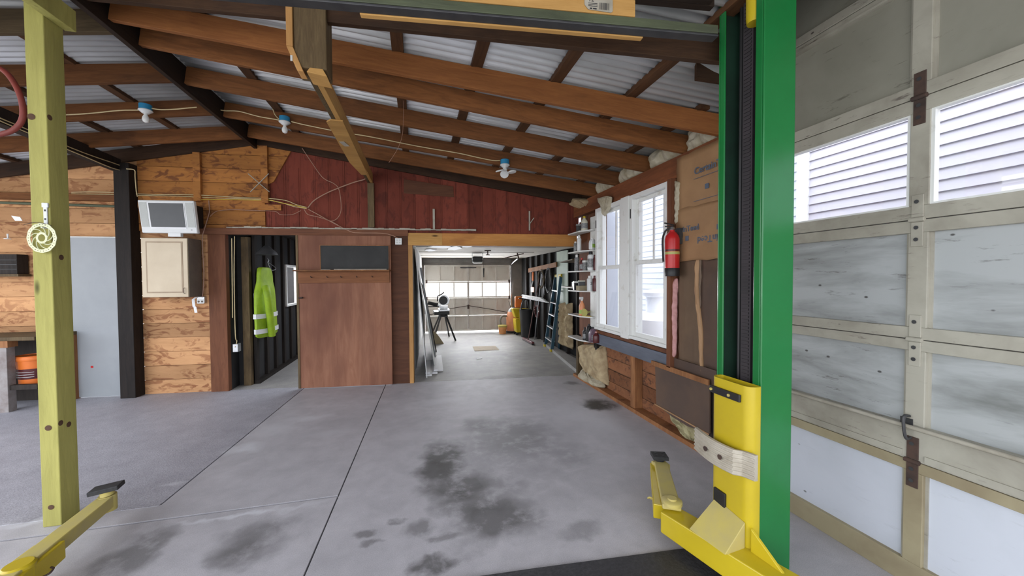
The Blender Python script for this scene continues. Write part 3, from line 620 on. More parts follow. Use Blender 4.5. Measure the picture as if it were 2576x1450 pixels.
o = MB().bar((2.45,)+wy(1650,912), (2.45,)+wy(1795,962), .02, .05).build('batten', M['stud_wood'], bevel=.002); tag(o, 'thin wooden batten along the top of the loose brown panel', 'batten')
# printing on the paper
FONT_MAT = M['ink']
def text(body, size, M4, mt, parent, name='lettering', bold=0.0, shear=0.0, align='LEFT'):
    c = bpy.data.curves.new(name, 'FONT'); c.body = body; c.size = size; c.align_x = align; c.extrude = .0006; c.offset = bold; c.shear = shear; c.resolution_u = 3
    t = bpy.data.objects.new('tmp', c); COL.objects.link(t); bpy.context.view_layer.update()
    me = bpy.data.meshes.new_from_object(t.evaluated_get(bpy.context.evaluated_depsgraph_get())); bpy.data.objects.remove(t)
    me.materials.clear(); me.materials.append(mt); o = bpy.data.objects.new(name, me); link(o, parent); o.matrix_world = M4; return o
def wallM(x, y, z, flip=False):      # text facing -x, reading towards -y
    Mx = Matrix(((0,0,-1,x),(-1,0,0,y),(0,1,0,z),(0,0,0,1)))
    if flip: Mx = Matrix(((0,0,-1,x),(1,0,0,y),(0,-1,0,z),(0,0,0,1)))
    return Mx
def wtext(body, px, py, size, par, flip=False, align='LEFT'):
    y, z = wy(px, py, 2.48); text(body, size, wallM(2.4795, y, z, flip), M['ink'], par, bold=.0015, align=align)
wtext('CertainTeed', 1746, 440, .085, k1)
wtext('CertainTeed', 1758, 577, .075, k1b, align='RIGHT')
wtext('CertainTeed', 1754, 597, .085, k1b, True, align='RIGHT')
for px_, py_ in ((1778,468),(1728,600),(1808,570)):
    y, z = wy(px_, py_, 2.48); MB().box(2.479, 2.481, y-.022, y+.022, z-.022, z+.022).build('stamp', M['ink'], k1 if py_ < 500 else k1b)
for py_ in (452, 508):
    y, z = wy(1745, py_, 2.48); MB().box(2.4795, 2.481, 2.2, y, z, z+.004).build('print_line', M['ink'], k1)
# corner shelf board unit
su = T('wall_shelf_unit', 'narrow white shelf unit of six boards beside the left window', 'shelf', (0,0,0))
MB().box(2.50, 2.52, 4.83, 5.02, .70, 2.50).build('back_board', M['white_paint'], su)
MB().box(2.545, 2.57, 5.02, 5.5, .70, 2.50).build('side_board', M['brown_jamb'], su)
SHZ = (2.305, 2.012, 1.717, 1.42, 1.045, .69)
for z in SHZ:
    MB().prism([(2.50,4.835),(2.50,5.50),(2.37,5.50),(2.33,5.46),(2.33,5.05),(2.44,4.835)], z-.018, z, 'z').build('shelf_board', M['white_paint'], su, bevel=.002)
# bottles ----------------------------------------------------------------
def bottle(px, py, X, z, h, r, body, lab, cat='bottle', kind='can', band=None, cap='white_paint', group=None, name=None):
    """px: photo x of its axis, on the shelf plane z"""
    d = ray(px, py); y = (X/d.x)*d.y
    t = T(name or {'can': 'spray_can', 'jug': 'jug', 'bottle': 'bottle', 'tin': 'tin', 'spray': 'spray_bottle'}[kind], lab, cat, (X, y, z), random.uniform(-.5,.5), group)
    if kind == 'can':
        MB().lathe([(r*.96,0),(r,.004),(r,h*.78),(r*.8,h*.83),(r*.45,h*.85)], 18).build('body', M[body], t, smooth=True)
        MB().lathe([(r*.62,h*.84),(r*.62,h*.97),(r*.5,h)], 14).build('cap', M[cap], t, smooth=True)
        if band: MB().lathe([(r*1.012,h*.15),(r*1.012,h*.62)], 18).build('label', M[band], t, smooth=True)
    elif kind == 'bottle':
        MB().lathe([(r*.95,0),(r,.006),(r,h*.6),(r*.85,h*.7),(r*.4,h*.82),(r*.36,h*.87)], 18).build('body', M[body], t, smooth=True)
        MB().lathe([(r*.42,h*.87),(r*.42,h*.98),(r*.3,h)], 12).build('cap', M[cap], t, smooth=True)
        if band: MB().lathe([(r*1.012,h*.15),(r*1.012,h*.5)], 18).build('label', M[band], t, smooth=True)
    elif kind == 'jug':
        q = MB(); q.prism([(-r,0),(r,0),(r,h*.62),(r*.5,h*.84),(r*.15,h*.9),(-r*.35,h*.9),(-r*.8,h*.72),(-r,h*.55)], -r*.55, r*.55, 'y'); q.build('body', M[body], t, smooth=True, bevel=r*.2)
        MB().lathe([(r*.28,h*.89),(r*.28,h*.99),(r*.2,h)], 12, (-r*.1,0,0)).build('cap', M[cap], t, smooth=True)
        if band: MB().box(-r*.7, r*.7, -r*.56, r*.56, h*.15, h*.5).build('label', M[band], t, bevel=r*.1)
    elif kind == 'tin':
        MB().box(-r, r, -r*.8, r*.8, 0, h).build('body', M[body], t, bevel=.002); MB().box(-r*1.04, r*1.04, -r*.84, r*.84, h*.8, h).build('lid', M[cap], t, bevel=.002)
    elif kind == 'spray':
        MB().lathe([(r*.95,0),(r,.006),(r,h*.5),(r*.75,h*.62),(r*.35,h*.75),(r*.33,h*.8)], 18).build('body', M[body], t, smooth=True)
        MB().box(-r*.95, r*.4, -r*.25, r*.25, h*.86, h).box(-r*.3, r*.3, -r*.25, r*.25, h*.78, h*.9).build('trigger_head', M[cap], t, bevel=.003)
        if band: MB().lathe([(r*1.012,h*.1),(r*1.012,h*.3)], 18).build('label', M[band], t, smooth=True)
    return t
M['maroon'] = paint('maroon', (.10,.02,.02), None, .35); M['cyan'] = paint('cyan', (.1,.35,.45), None, .4); M['lime'] = paint('lime', (.35,.55,.1), None, .4); M['orange_pale'] = paint('orange_pale', (.75,.30,.14), None, .45)
M['purple'] = paint('purple', (.14,.09,.12), (.1,.06,.09), .4); M['tanbox'] = paint('tanbox', (.36,.30,.19), None, .7); M['ivory'] = paint('ivory', (.62,.60,.48), None, .5); M['greylabel'] = paint('greylabel', (.32,.33,.33), (.1,.1,.1), .5, sc=60)
b = bottle
b(1470,560,2.42,SHZ[0],.22,.05,'ivory','ivory bottle with yellow cap and black label, top shelf beside the window',kind='bottle',band='greylabel',cap='yellow')
b(1456,565,2.40,SHZ[0],.12,.04,'black','small black tin on the top shelf, left of the ivory bottle',kind='tin',cap='greylabel',cat='tin')
b(1448,620,2.39,SHZ[1],.16,.03,'greylabel','short white-and-grey can leftmost on the second shelf',cap='white_paint')
b(1457,615,2.40,SHZ[1],.24,.034,'plastic_white','tall plain white can on the second shelf')
b(1490,612,2.44,SHZ[1],.17,.05,'plastic_white','white jug with green label on the second shelf',kind='jug',band='lime')
b(1451,660,2.39,SHZ[2],.25,.034,'greylabel','grey spray can with white cap leftmost on the third shelf')
b(1464,668,2.40,SHZ[2],.19,.035,'maroon','squat bottle with red cap on the third shelf',kind='bottle',band='greylabel',cap='red')
b(1474,668,2.43,SHZ[2],.15,.04,'greylabel','low grey jar behind the red-capped bottle, third shelf',kind='tin',cat='jar',name='jar')
b(1486,656,2.43,SHZ[2],.27,.045,'plastic_white','large white spray can with black printed label, third shelf',band='greylabel',cap='black')
b(1498,658,2.47,SHZ[2],.22,.03,'maroon','slim maroon can at the window end of the third shelf',cap='maroon')
b(1450,715,2.39,SHZ[3],.14,.045,'black','black box at the left end of the fourth shelf',kind='tin',cat='box',name='box')
b(1463,718,2.40,SHZ[3],.075,.065,'tanbox','tan carton on the fourth shelf under the black box',kind='tin',cat='box',name='carton',cap='tanbox')
b(1463,704,2.40,SHZ[3]+.0755,.075,.05,'black','black carton stacked on the tan carton',kind='tin',cat='box',name='carton',cap='ivory')
c24 = b(1484,710,2.43,SHZ[3],.22,.043,'plastic_white','white can printed 24 on the fourth shelf',cap='white_paint')
c24.rotation_euler = (0,0,0); text('24', .06, Matrix.Translation((c24.location.x-.018, c24.location.y-.045, c24.location.z+.09)) @ Matrix.Rotation(-.35,4,'Z') @ Matrix.Rotation(math.radians(90),4,'X'), M['ink_dark'], None, 'number').name = 'number'
o = bpy.data.objects['number']; mw = o.matrix_world.copy(); o.parent = c24; o.matrix_parent_inverse = Matrix.Identity(4); o.matrix_basis = Matrix.Translation(-c24.location) @ mw
b(1497,710,2.46,SHZ[3],.22,.036,'maroon','maroon can at the window end of the fourth shelf',cap='maroon')
b(1464,768,2.41,SHZ[4],.28,.045,'orange_pale','spray bottle with orange body and green label, fifth shelf',kind='spray',band='lime',cap='plastic_white')
b(1471,838,2.40,SHZ[5],.19,.032,'black','small black bottle with red label leftmost on the lowest shelf',kind='bottle',band='greylabel',cap='black')
b(1482,832,2.42,SHZ[5],.25,.05,'black','tall black oil jug on the lowest shelf',kind='jug',cap='black')
b(1492,836,2.43,SHZ[5],.22,.06,'purple','dusty grey-purple jug in the middle of the lowest shelf',kind='jug',cap='black',band='greylabel')
b(1500,840,2.46,SHZ[5],.16,.05,'maroon','maroon bottle at the window end of the lowest shelf',kind='bottle',cap='foam_pink')
t = T('funnel', 'yellow-green plastic funnel lying on the fifth shelf', 'funnel', (2.43, 5.0, SHZ[4]+.055), .4)
M['funnel'] = paint('funnel', (.45,.42,.12), None, .4)
MB().tube([(-.05,0,0),(.03,0,0),(.10,.0,.01)], [.055,.014,.008], 16, cap=False).build('cone', M['funnel'], t, smooth=True); MB().tube([(-.052,0,0),(-.048,0,0)], [.058,.058], 18).build('rim', M['funnel'], t, smooth=True)
o = MB().tube(smoothpath([(2.40,5.1,SHZ[4]+.004),(2.36,5.0,SHZ[4]+.006),(2.42,4.9,SHZ[4]+.004),(2.47,4.95,SHZ[4]+.004),(2.44,5.15,SHZ[4]+.004),(2.38,5.2,SHZ[4]+.004)]), .004, 6).build('plastic_tube', M['romex_yellow'], smooth=True); tag(o, 'thin yellow hose coiled on the fifth shelf', 'hose')
# fire extinguisher
fy, fz = wy(1694, 690, 2.40); ext = T('fire_extinguisher', 'red fire extinguisher hung on the window stud', 'fire extinguisher', (2.385, fy, fz-.02))
fy2, fz2 = wy(1692, 575, 2.40); H = fz2-fz
MB().lathe([(.066,0),(.068,.01),(.068,.075),(.064,.08)], 24).build('base_band', M['black'], ext, smooth=True)
MB().lathe([(.063,.03),(.066,.06),(.066,H*.80),(.058,H*.88),(.035,H*.95),(.024,H*.97),(.022,H)], 28).build('cylinder', M['red'], ext, smooth=True)
MB().lathe([(.0668,H*.47),(.0668,H*.53)], 28).build('label', M['funnel'], ext, smooth=True)
MB().lathe([(.0667,H*.54),(.0667,H*.58)], 28).build('label', M['maroon'], ext, smooth=True)
MB().lathe([(.02,H),(.026,H+.01),(.02,H+.03)], 14).build('valve', M['metal'], ext, smooth=True)
MB().bar((0,-.02,H+.03),(0,.10,H+.05),.02,.012).bar((0,-.02,H+.045),(0,.11,H+.085),.02,.012).build('handle', M['black'], ext, bevel=.003)
MB().tube(smoothpath([(-.01,.02,H+.02),(-.03,.06,H),(-.05,.075,H-.08),(-.05,.07,H-.22),(-.045,.07,H-.3)]), .010, 8).build('hose', M['rubber'], ext, smooth=True)
MB().box(.06, .10, -.025, .025, H*.7, H*1.05).build('bracket', M['steel_dark'], ext)
# ------------------------------------------------------------------ BIG GARAGE DOOR on the right (inner face x = 2.45)
GX = 2.45
M['door_beige'] = paint('door_beige', (.42,.40,.33), (.27,.25,.20), .6, sc=2.6, amt=(.42,.7), bmp=.05, speck=(.14,.12,.10))
M['door_panel_gr'] = paint('door_panel_gr', (.42,.44,.44), (.20,.21,.20), .65, sc=3.0, amt=(.42,.72), stretch=(1,.5,2.2), bmp=.12, speck=(.16,.16,.15))
M['door_panel_up'] = paint('door_panel_up', (.30,.29,.235), (.22,.215,.17), .7, sc=1.6, amt=(.35,.75), bmp=.05, speck=(.15,.14,.11))
M['door_panel_wh'] = paint('door_panel_wh', (.60,.63,.69), (.52,.55,.60), .5, sc=2, amt=(.45,.8), speck=(.40,.42,.44))
M['door_tan'] = paint('door_tan', (.36,.31,.19), (.25,.20,.12), .6, sc=3, amt=(.4,.75))
bigd = T('door_2', None, None, (0,0,0)); tag(bigd, kind='structure')
ROWS = [(.0,.655,.125,.600), (.658,1.278,.840,1.222), (1.282,1.885,1.342,1.822), (1.889,2.495,1.957,2.425), (2.499,3.115,2.566,3.07), (3.119,3.75,3.175,3.70)]
COLS = [(1.335,2.235),(.362,1.258),(-.62,.285)]
for ri, (z0, z1, p0, p1) in enumerate(ROWS):
    fm = 'door_tan' if ri == 0 else 'door_beige'; mb = MB(); Y0, Y1 = -.70, 2.31
    mb.box(GX, GX+.045, Y0, Y1, z0, p0).box(GX, GX+.045, Y0, Y1, p1, z1)
    for (a, b_) in ((1.258,1.335),(.285,.362),(-.70,-.62),(2.235,2.31)): mb.box(GX, GX+.045, a, b_, p0, p1)
    sec = mb.build('door_section', M[fm], bigd, bevel=.003)
    for (a, b_) in COLS:
        if ri == 3:
            MB().box(GX+.02, GX+.024, a, b_, p0, p1).build('pane', M['clear'], sec)
            MB().box(GX+.006, GX+.04, a, a+.014, p0, p1).box(GX+.006, GX+.04, a+.014, b_-.014, p0, p0+.01).box(GX+.006, GX+.04, b_-.014, b_, p0, p1).box(GX+.006,GX+.04,a+.014,b_-.014,p1-.008,p1).build('glazing_bead', M['window_white'], sec)
        else:
            MB().box(GX+.026, GX+.034, a-.005, b_+.005, p0-.005, p1+.005).build('door_panel', M['door_panel_wh' if ri == 0 else ('door_panel_up' if ri >= 4 else 'door_panel_gr')], sec)
            MB().box(GX+.018, GX+.026, b_-.012, b_, p0, p1).box(GX+.014, GX+.026, a, a+.012, p0, p1).build('bead', M['door_beige'], sec)
MB().box(GX-.006, GX, -.7, 2.3, 3.07, 3.083).box(GX-.008, GX, -.7, 1.25, .668, .70).box(GX-.008, GX, 1.34, 2.3, .668, .70).build('ledge', M['door_beige'], bigd)
for zc in (.656, 1.28, 1.887, 2.497):
    mt = 'rust' if zc < 1 or zc > 2.4 else 'door_beige'
    h_ = MB().box(GX-.006, GX, 1.275, 1.322, zc-.135, zc-.012).box(GX-.006, GX, 1.275, 1.322, zc+.012, zc+.125).tube([(GX-.008,1.268,zc),(GX-.008,1.328,zc)], .012, 10).build('hinge', M[mt], bigd, bevel=.002)
    for q_ in (.09, -.04, -.10): MB().lathe([(.010,-.004),(.007,0)], 8, (GX-.006,1.30,zc+q_), axis='x').build('bolt', M['steel_dark'], bigd)
o = MB().tube([(GX-.03,-.7,.835),(GX-.03,2.3,.835)], .011, 10).build('lock_bar', M['oldwhite'], bigd, smooth=True)
MB().tube(smoothpath([(GX-.01,1.31,.885),(GX-.045,1.312,.885),(GX-.05,1.31,.83),(GX-.04,1.305,.775),(GX-.008,1.305,.775)]), .007).box(GX-.005,GX,1.30,1.35,.82,.87).build('lock_bracket', M['steel_dark'], bigd, smooth=True)
MB().box(GX+.004, GX+.045, -.7, 2.31, -.02, 0).build('bottom_seal', M['rubber'], bigd)
tag(MB().box(2.46, 2.62, 2.315, 2.42, 0, 2.6).build('trim_9', M['ply_dark']), kind='structure')
# ------------------------------------------------------------------ OUTSIDE: neighbouring houses
def siding(name, X, y0, y1, z0, z1, lap, mt, lab):
    mb = MB(); k = 0; z = z0; poly = []
    while z < z1: mb.add([(X-.022,y0,z),(X-.022,y1,z),(X-.002,y1,z+lap),(X-.002,y0,z+lap),(X,y0,z),(X,y1,z)], [(0,1,2,3),(4,5,1,0)]); z += lap
    t = T(name, lab, 'house', (0,0,0)); mb.build('siding', M[mt], t, fix=False); MB().box(X, X+.15, y0, y1, z0-.3, z1+.1).build('wall', M[mt], t)
    MB().box(X-.04, X+.15, y1, y1+.13, z0-.3, z1+.1).build('corner_board', M['snowwhite'], t); return t
siding('neighbour_house', 4.5, -6, 3.36, -.2, 5.2, .102, 'siding', 'white neighbouring house with lap siding outside the big garage door')
siding('neighbour_house', 6.3, 4.2, 18, -.2, 5.2, .15, 'siding_grey', 'pale grey-sided house seen through the two double-hung windows')
p = ax(1650, 760, 4.1); t = T('water_tank', 'white round covered tank outside the right window', 'tank', (4.3, p.y+.15, -.22))
MB().lathe([(.62,0),(.62,1.10),(.55,1.16),(.30,1.2)], 40).build('body', M['snowwhite'], t, smooth=True)
MB().lathe([(.25,1.2),(.25,1.48),(.30,1.5),(.31,1.56),(.27,1.60),(.1,1.62)], 32).build('lid', M['snowwhite'], t, smooth=True)
# ------------------------------------------------------------------ TWO-POST LIFT, right column
lift = T('lift_column', 'tall green steel column of the two-post car lift, beside the garage door', 'lift column', (1.70, 1.50, 0))
wdt, dp, HT = .205, .29, 3.62
MB().box(0, wdt, 0, .010, 0, HT).box(wdt-.01, wdt, .01, dp, 0, HT).box(0, wdt-.01, dp-.01, dp, 0, HT).box(0, .010, .010, .052, 0, HT).box(0, .010, dp-.045, dp-.01, 0, HT).build('channel', M['green'], lift, bevel=.006)
MB().box(-.06, wdt+.005, -.03, dp+.05, 0, .02).build('base_plate', M['green_dark'], lift, bevel=.003)
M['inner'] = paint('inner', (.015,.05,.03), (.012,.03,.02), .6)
MB().box(.03, wdt-.012, .012, .018, 0, HT).box(wdt-.018, wdt-.011, .02, dp-.012, 0, HT).box(.012,wdt-.012,dp-.018,dp-.011,0,HT).build('inner_shade', M['inner'], lift)  # darkened green sheets, shade of the hollow column put into the colour
rk = MB(); rk.box(.055, .075, .115, .178, .05, HT)
for k in range(175): rk.box(.050, .056, .125, .168, .06+k*.02, .07+k*.02)
rk.build('ladder_rack', paint('rack', (.045,.038,.042), (.03,.028,.03), .6), lift)
MB().tube([(.09,.09,.1),(.09,.09,HT)], .017, 10).tube([(.075,.205,.1),(.075,.205,HT)], .012, 8).build('hydraulic_ram', M['black'], lift, smooth=True)
MB().lathe([(.036,2.93),(.040,2.96),(.040,HT)], 20, (.03,.085,0)).build('ram_sleeve', M['yellow'], lift, smooth=True)
# carriage with its two-stage arm
CXX, CY0, CY1 = 1.615, 1.485, 1.745
car = T('lift_carriage', 'bright yellow lift carriage riding on the green column', 'lift carriage', (0,0,0))
def rrect(x0, x1, y0, y1, r, n=6):
    P = []
    for cx_, cy_, a0 in ((x0+r,y0+r,180),(x1-r*.3,y0+r*.3,270),(x1-r*.3,y1-r*.3,0),(x0+r,y1-r,90)):
        rr = r if cx_ == x0+r else r*.3
        for k in range(n+1): a = math.radians(a0+90*k/n); P.append((cx_+rr*math.cos(a), cy_+rr*math.sin(a)))
    return P
outer = rrect(CXX, 1.692, CY0, CY1, .045)
mb = MB(); n = len(outer); inn = [( (p[0]-1.66)*.86+1.663, (p[1]-1.615)*.93+1.615) for p in outer]; z0, z1 = .10, 1.045
vs = [(p[0],p[1],z0) for p in outer]+[(p[0],p[1],z1) for p in outer]+[(p[0],p[1],z0) for p in inn]+[(p[0],p[1],z1) for p in inn]
fs = []
for i in range(n):
    j = (i+1) % n; fs += [(i,j,n+j,n+i), (2*n+i,3*n+i,3*n+j,2*n+j), (n+i,n+j,3*n+j,3*n+i), (i,2*n+i,2*n+j,j)]
mb.add(vs, fs); mb.build('sleeve', M['yellow'], car, smooth=True)
MB().box(1.60, CXX+.0, 1.535, 1.735, .955, .995).build('slot', M['black'], car, bevel=.004)
for y in (1.72, 1.60): MB().lathe([(.008,-.006),(.008,0)], 8, (1.60,y,.975), axis='x').build('bolt', M['yellow_dusty'], car)
MB().box(CXX-.012, CXX+.01, 1.625, 1.705, .345, .425).build('lock_opening', M['black'], car, bevel=.004)
# bumper pad
bp = T('bumper_pad', 'ribbed off-white rubber door guard bolted across the yellow carriage', 'bumper', (0,0,0))
mb = MB(); ribs = 6; vs = []; fs = []; ns = 14; Zb, Hh = .585, .13
prof = []
for k in range(ribs*4+1): prof.append((Zb+Hh*k/(ribs*4), .006*(1 if (k % 4) in (1,2) else 0)))
for i in range(ns+1):
    u = i/ns; y = 1.83-.375*u; x = 1.605-.035*math.sin(u*math.pi)*1.0+ (.03*u if u > .8 else 0)
    for z, e in prof: vs.append((x-.018-e, y, z+.03*u*0))
    for z, e in prof: vs.append((x, y, z))
m_ = len(prof)
for i in range(ns):
    b0, b1 = i*2*m_, (i+1)*2*m_
    for k in range(m_-1): fs += [(b0+k,b0+k+1,b1+k+1,b1+k), (b0+m_+k+1,b0+m_+k,b1+m_+k,b1+m_+k+1)]
    fs += [(b0,b1,b1+m_,b0+m_), (b0+m_-1,b0+2*m_-1,b1+2*m_-1,b1+m_-1)]
for b0 in (0, ns*2*m_):
    for k in range(m_-1): fs.append((b0+k,b0+m_+k,b0+m_+k+1,b0+k+1))
mb.add(vs, fs); mb.build('pad', paint('padw', (.46,.42,.34), (.34,.30,.23), .7, sc=12), bp)
for y in (1.70, 1.60): MB().lathe([(.014,-.008),(.009,0)], 10, (1.55,y,.65), axis='x').build('bolt', M['rust'], bp, smooth=True)
# arm
E1 = Vector((1.36,1.86,.155)); E0 = Vector((1.60,1.20,.155))
def armbox(mb, p0, p1, w0, w1, h0, h1):
    p0 = Vector(p0); p1 = Vector(p1); d = (p1-p0); d.z = 0; d.normalize(); q = Vector((-d.y, d.x, 0)); vs = []
    for p, w_, h_ in ((p0,w0,h0),(p1,w1,h1)):
        for sx, szz in ((-1,-1),(1,-1),(1,1),(-1,1)): vs.append(p+q*sx*w_/2+Vector((0,0,szz*h_/2)))
    mb.add(vs, [(0,1,2,3),(7,6,5,4),(0,4,5,1),(1,5,6,2),(2,6,7,3),(3,7,4,0)]); return mb
arm = armbox(MB(), (1.68,1.12,.145), (1.455,1.90,.145), .15, .13, .15, .125).build('swing_arm', M['yellow'], car, bevel=.006)
armbox(MB(), (1.455,1.86,.232), (1.75,2.36,.205), .105, .095, .03, .05).build('inner_arm', M['yellow_dusty'], arm, bevel=.006)
armbox(MB(), (1.455,1.93,.16), (1.745,2.40,.165), .125, .10, .09, .07).build('inner_arm', M['yellow'], arm, bevel=.005)
MB().lathe([(.058,0),(.058,.018),(.05,.024)], 24, (1.475,1.885,.243)).lathe([(.026,.024),(.026,.034)], 16, (1.475,1.885,.243)).build('pivot_plate', M['yellow_dusty'], arm, smooth=True)
MB().lathe([(.035,.05),(.035,.10)], 18, (1.475,1.885,0)).build('pivot_boss', M['yellow'], arm, smooth=True)
MB().prism([(1.62,1.30),(1.46,1.72),(1.62,1.72)], .16, .30, 'z').build('gusset', M['yellow'], arm, bevel=.004) if False else None
def wedge(pts, mt, name='gusset'):
    mb = MB(); mb.add(pts, [(0,1,2),(3,5,4),(0,3,4,1),(1,4,5,2),(2,5,3,0)]); mb.build(name, M[mt], arm, bevel=.003)
wedge([(1.614,1.505,.345),(1.614,1.505,.19),(1.475,1.49,.215), (1.614,1.70,.365),(1.614,1.70,.19),(1.44,1.70,.215)], 'yellow_dusty')
wedge([(1.615,1.76,.22),(1.615,1.76,.16),(1.50,1.80,.18), (1.615,1.735,.22),(1.615,1.735,.16),(1.50,1.775,.18)], 'yellow')
wedge([(1.635,1.478,.33),(1.635,1.478,.2),(1.655,1.30,.2), (1.62,1.478,.33),(1.62,1.478,.2),(1.64,1.30,.2)], 'yellow')
mb = MB().tube(smoothpath([(1.465,2.03,.18),(1.435,2.04,.195),(1.43,2.06,.18),(1.45,2.07,.17),(1.468,2.05,.17)]), .005, 6).build('pin_ring', M['yellow_dusty'], arm, smooth=True)
pd_ = T('lift_pad', 'square black rubber pad on the tip of the swing arm by the green column', 'lift pad', (1.765,2.40,.232), -.35)
MB().lathe([(.035,-.03),(.035,.008)], 18).build('screw', M['steel_dark'], pd_, smooth=True)
MB().box(-.055, .055, -.05, .05, .008, .034).build('rubber_block', M['rubber'], pd_, bevel=.004)
for x_, y_ in ((-.025,-.02),(.025,-.02),(.025,.02),(-.025,.02)): MB().lathe([(.008,0),(.008,.003)], 10, (x_,y_,.034)).build('bolt_head', M['black'], pd_)
MB().box(1.70,1.80,2.32,2.41,.13,.222).build('tip_block', M['yellow_dusty'], arm, bevel=.006)
# left arm
la = T('car_lift', 'dusty yellow arm of the car lift reaching toward the treated post', 'lift arm', (0,0,0))
armbox(MB(), (-1.90,1.75,.11), (-1.95,2.55,.13), .15, .13, .13, .10).build('outer_arm', M['yellow'], la, bevel=.006)
armbox(MB(), (-1.925,2.25,.15), (-1.99,2.98,.15), .095, .085, .085, .075).build('inner_arm', M['yellow_dusty'], la, bevel=.005)
MB().lathe([(.06,.10),(.06,.19),(.05,.20)], 24, (-1.93,2.36,0)).build('pivot_boss', M['yellow'], la, smooth=True)
MB().lathe([(.045,.09),(.045,.19)], 18, (-1.99,3.0,0)).build('tip_boss', M['yellow_dusty'], la, smooth=True)
MB().tube(smoothpath([(-1.85,2.42,.12),(-1.825,2.40,.125),(-1.82,2.37,.12),(-1.85,2.36,.11)]), .005, 6).build('pin_ring', M['rust'], la, smooth=True)
lp = T('lift_pad', 'black rubber pad tilted on the tip of the left lift arm', 'lift pad', (-1.99,3.0,.192), .15); lp.rotation_euler = (0, -.10, .15)
MB().lathe([(.035,0),(.035,.03)], 18).build('screw', M['yellow_dusty'], lp, smooth=True)
MB().box(-.075, .075, -.045, .045, .03, .058).build('rubber_block', M['rubber'], lp, bevel=.004)
# floor cover plate between the columns
M['tread'] = paint('tread', (.045,.045,.05), (.075,.075,.08), .5, .5, sc=50, bmp=.5)
cp = T('cover_plate', 'black tread-plate cover on the floor between the lift columns', 'floor plate', (0,0,0))
mb = MB(); mb.prism([(-1.5,2.06),(-1.5,1.55),(1.70,1.42),(1.70,1.795),(1.55,1.80),(.60,1.89)], .001, .022, 'z')
mb.build('plate', M['tread'], cp, bevel=.004)
# ------------------------------------------------------------------ TREATED POST with rotor sign
tp = T('treated_post', 'yellow-green treated timber post standing in the left foreground', 'post', (-2.37, 3.055, 0))
MB().box(0, .096, 0, .14, 0, 3.55).build('post', M['treated'], tp, bevel=.005)
MB().box(.098, .16, -.45, .15, 3.29, 3.43).build('bracket_block', M['treated'], tp, bevel=.003)
KM = paint('knotm', (.10,.05,.025), None, .8)
for (px_, py_, rx, rz) in ((77,293,.020,.026),(120,1078,.018,.022),(127,1278,.016,.022)):
    q = ay(px_, py_, 3.05); MB().lathe([(rx,-.002),(rx*.6,-.003)], 14, (q.x+2.37, 0, q.z), axis='y').build('knot', KM, tp)
for (px_, py_) in ((127,296),(156,648),(175,1068),(146,1068)):
    q = ax(px_, py_, -2.27); MB().lathe([(.018,.0),(.011,.001)], 14, (.0965, min(.125, max(.02, q.y-3.055)), q.z), axis='x').build('knot', KM, tp)
rs = T('brake_rotor', 'pale slotted brake disc hung on a plastic hook on the treated post', 'brake disc', (-2.292, 3.02, 1.878), -.25)
mb = MB(); Ro, Ri, ro2, ri2, thk = .078, .060, .030, .019, .003; n = 72
def ring(mb, ra, rb_, n=72, wav=0):
    vs = []; fs = []
    for i in range(n):
        a = 2*math.pi*i/n; k = ra*(1+wav*math.cos(12*a))
        for r_, y in ((k,-thk),(rb_,-thk),(rb_,0),(k,0)): vs.append((r_*math.cos(a), y, r_*math.sin(a)))
    for i in range(n):
        j = (i+1) % n
        for q in range(4): fs.append((i*4+q, i*4+(q+1) % 4, j*4+(q+1) % 4, j*4+q))
    mb.add(vs, fs)
Ro, Ri, ro2, ri2 = .094, .073, .036, .023; ring(mb, Ro, Ri, wav=.015); ring(mb, ro2, ri2)
for k in range(9):
    a = 2*math.pi*k/9; pts = []
    for j in range(7): t_ = j/6; r_ = ri2+.006+(Ri-ri2-.002)*t_; b_ = a+1.0*t_; pts.append((r_*math.cos(b_), -thk/2, r_*math.sin(b_)))
    mb.tube(pts, .0026, 6)
mb.build('disc', paint('rotorm', (.66,.68,.42), (.58,.60,.36), .45), rs)
sl = MB()
for k in range(30):
    a = 2*math.pi*k/30; c_ = Vector((.084*math.cos(a), -thk-.0006, .084*math.sin(a))); sl.lathe([(.0022,-.0004),(.0022,.0004)], 6, tuple(c_), axis='y')
sl.build('vent_holes', M['rust'], rs)
hk = T('wall_hook', 'white plastic hook strip screwed to the treated post above the brake disc', 'hook', (-2.292, 3.053, 2.0))
MB().box(-.010, .010, -.008, 0, -.06, .09).box(-.016, .016, -.010, 0, .075, .105).box(-.010,.010,-.03,-.008,-.06,-.052).build('hook', M['plastic_white'], hk, bevel=.003)
for z_ in (.05, -.005): MB().box(-.004,.004,-.0095,-.008,z_,z_+.012).build('mark', M['black'], hk)
o = MB().tube(smoothpath([ay(60,565,3.02), ay(95,560,3.0), ay(130,568,3.02)]), .002, 6).build('loop_cord', M['rust'], smooth=True); tag(o, 'thin dark cord looped through the brake disc on the post', 'cord')
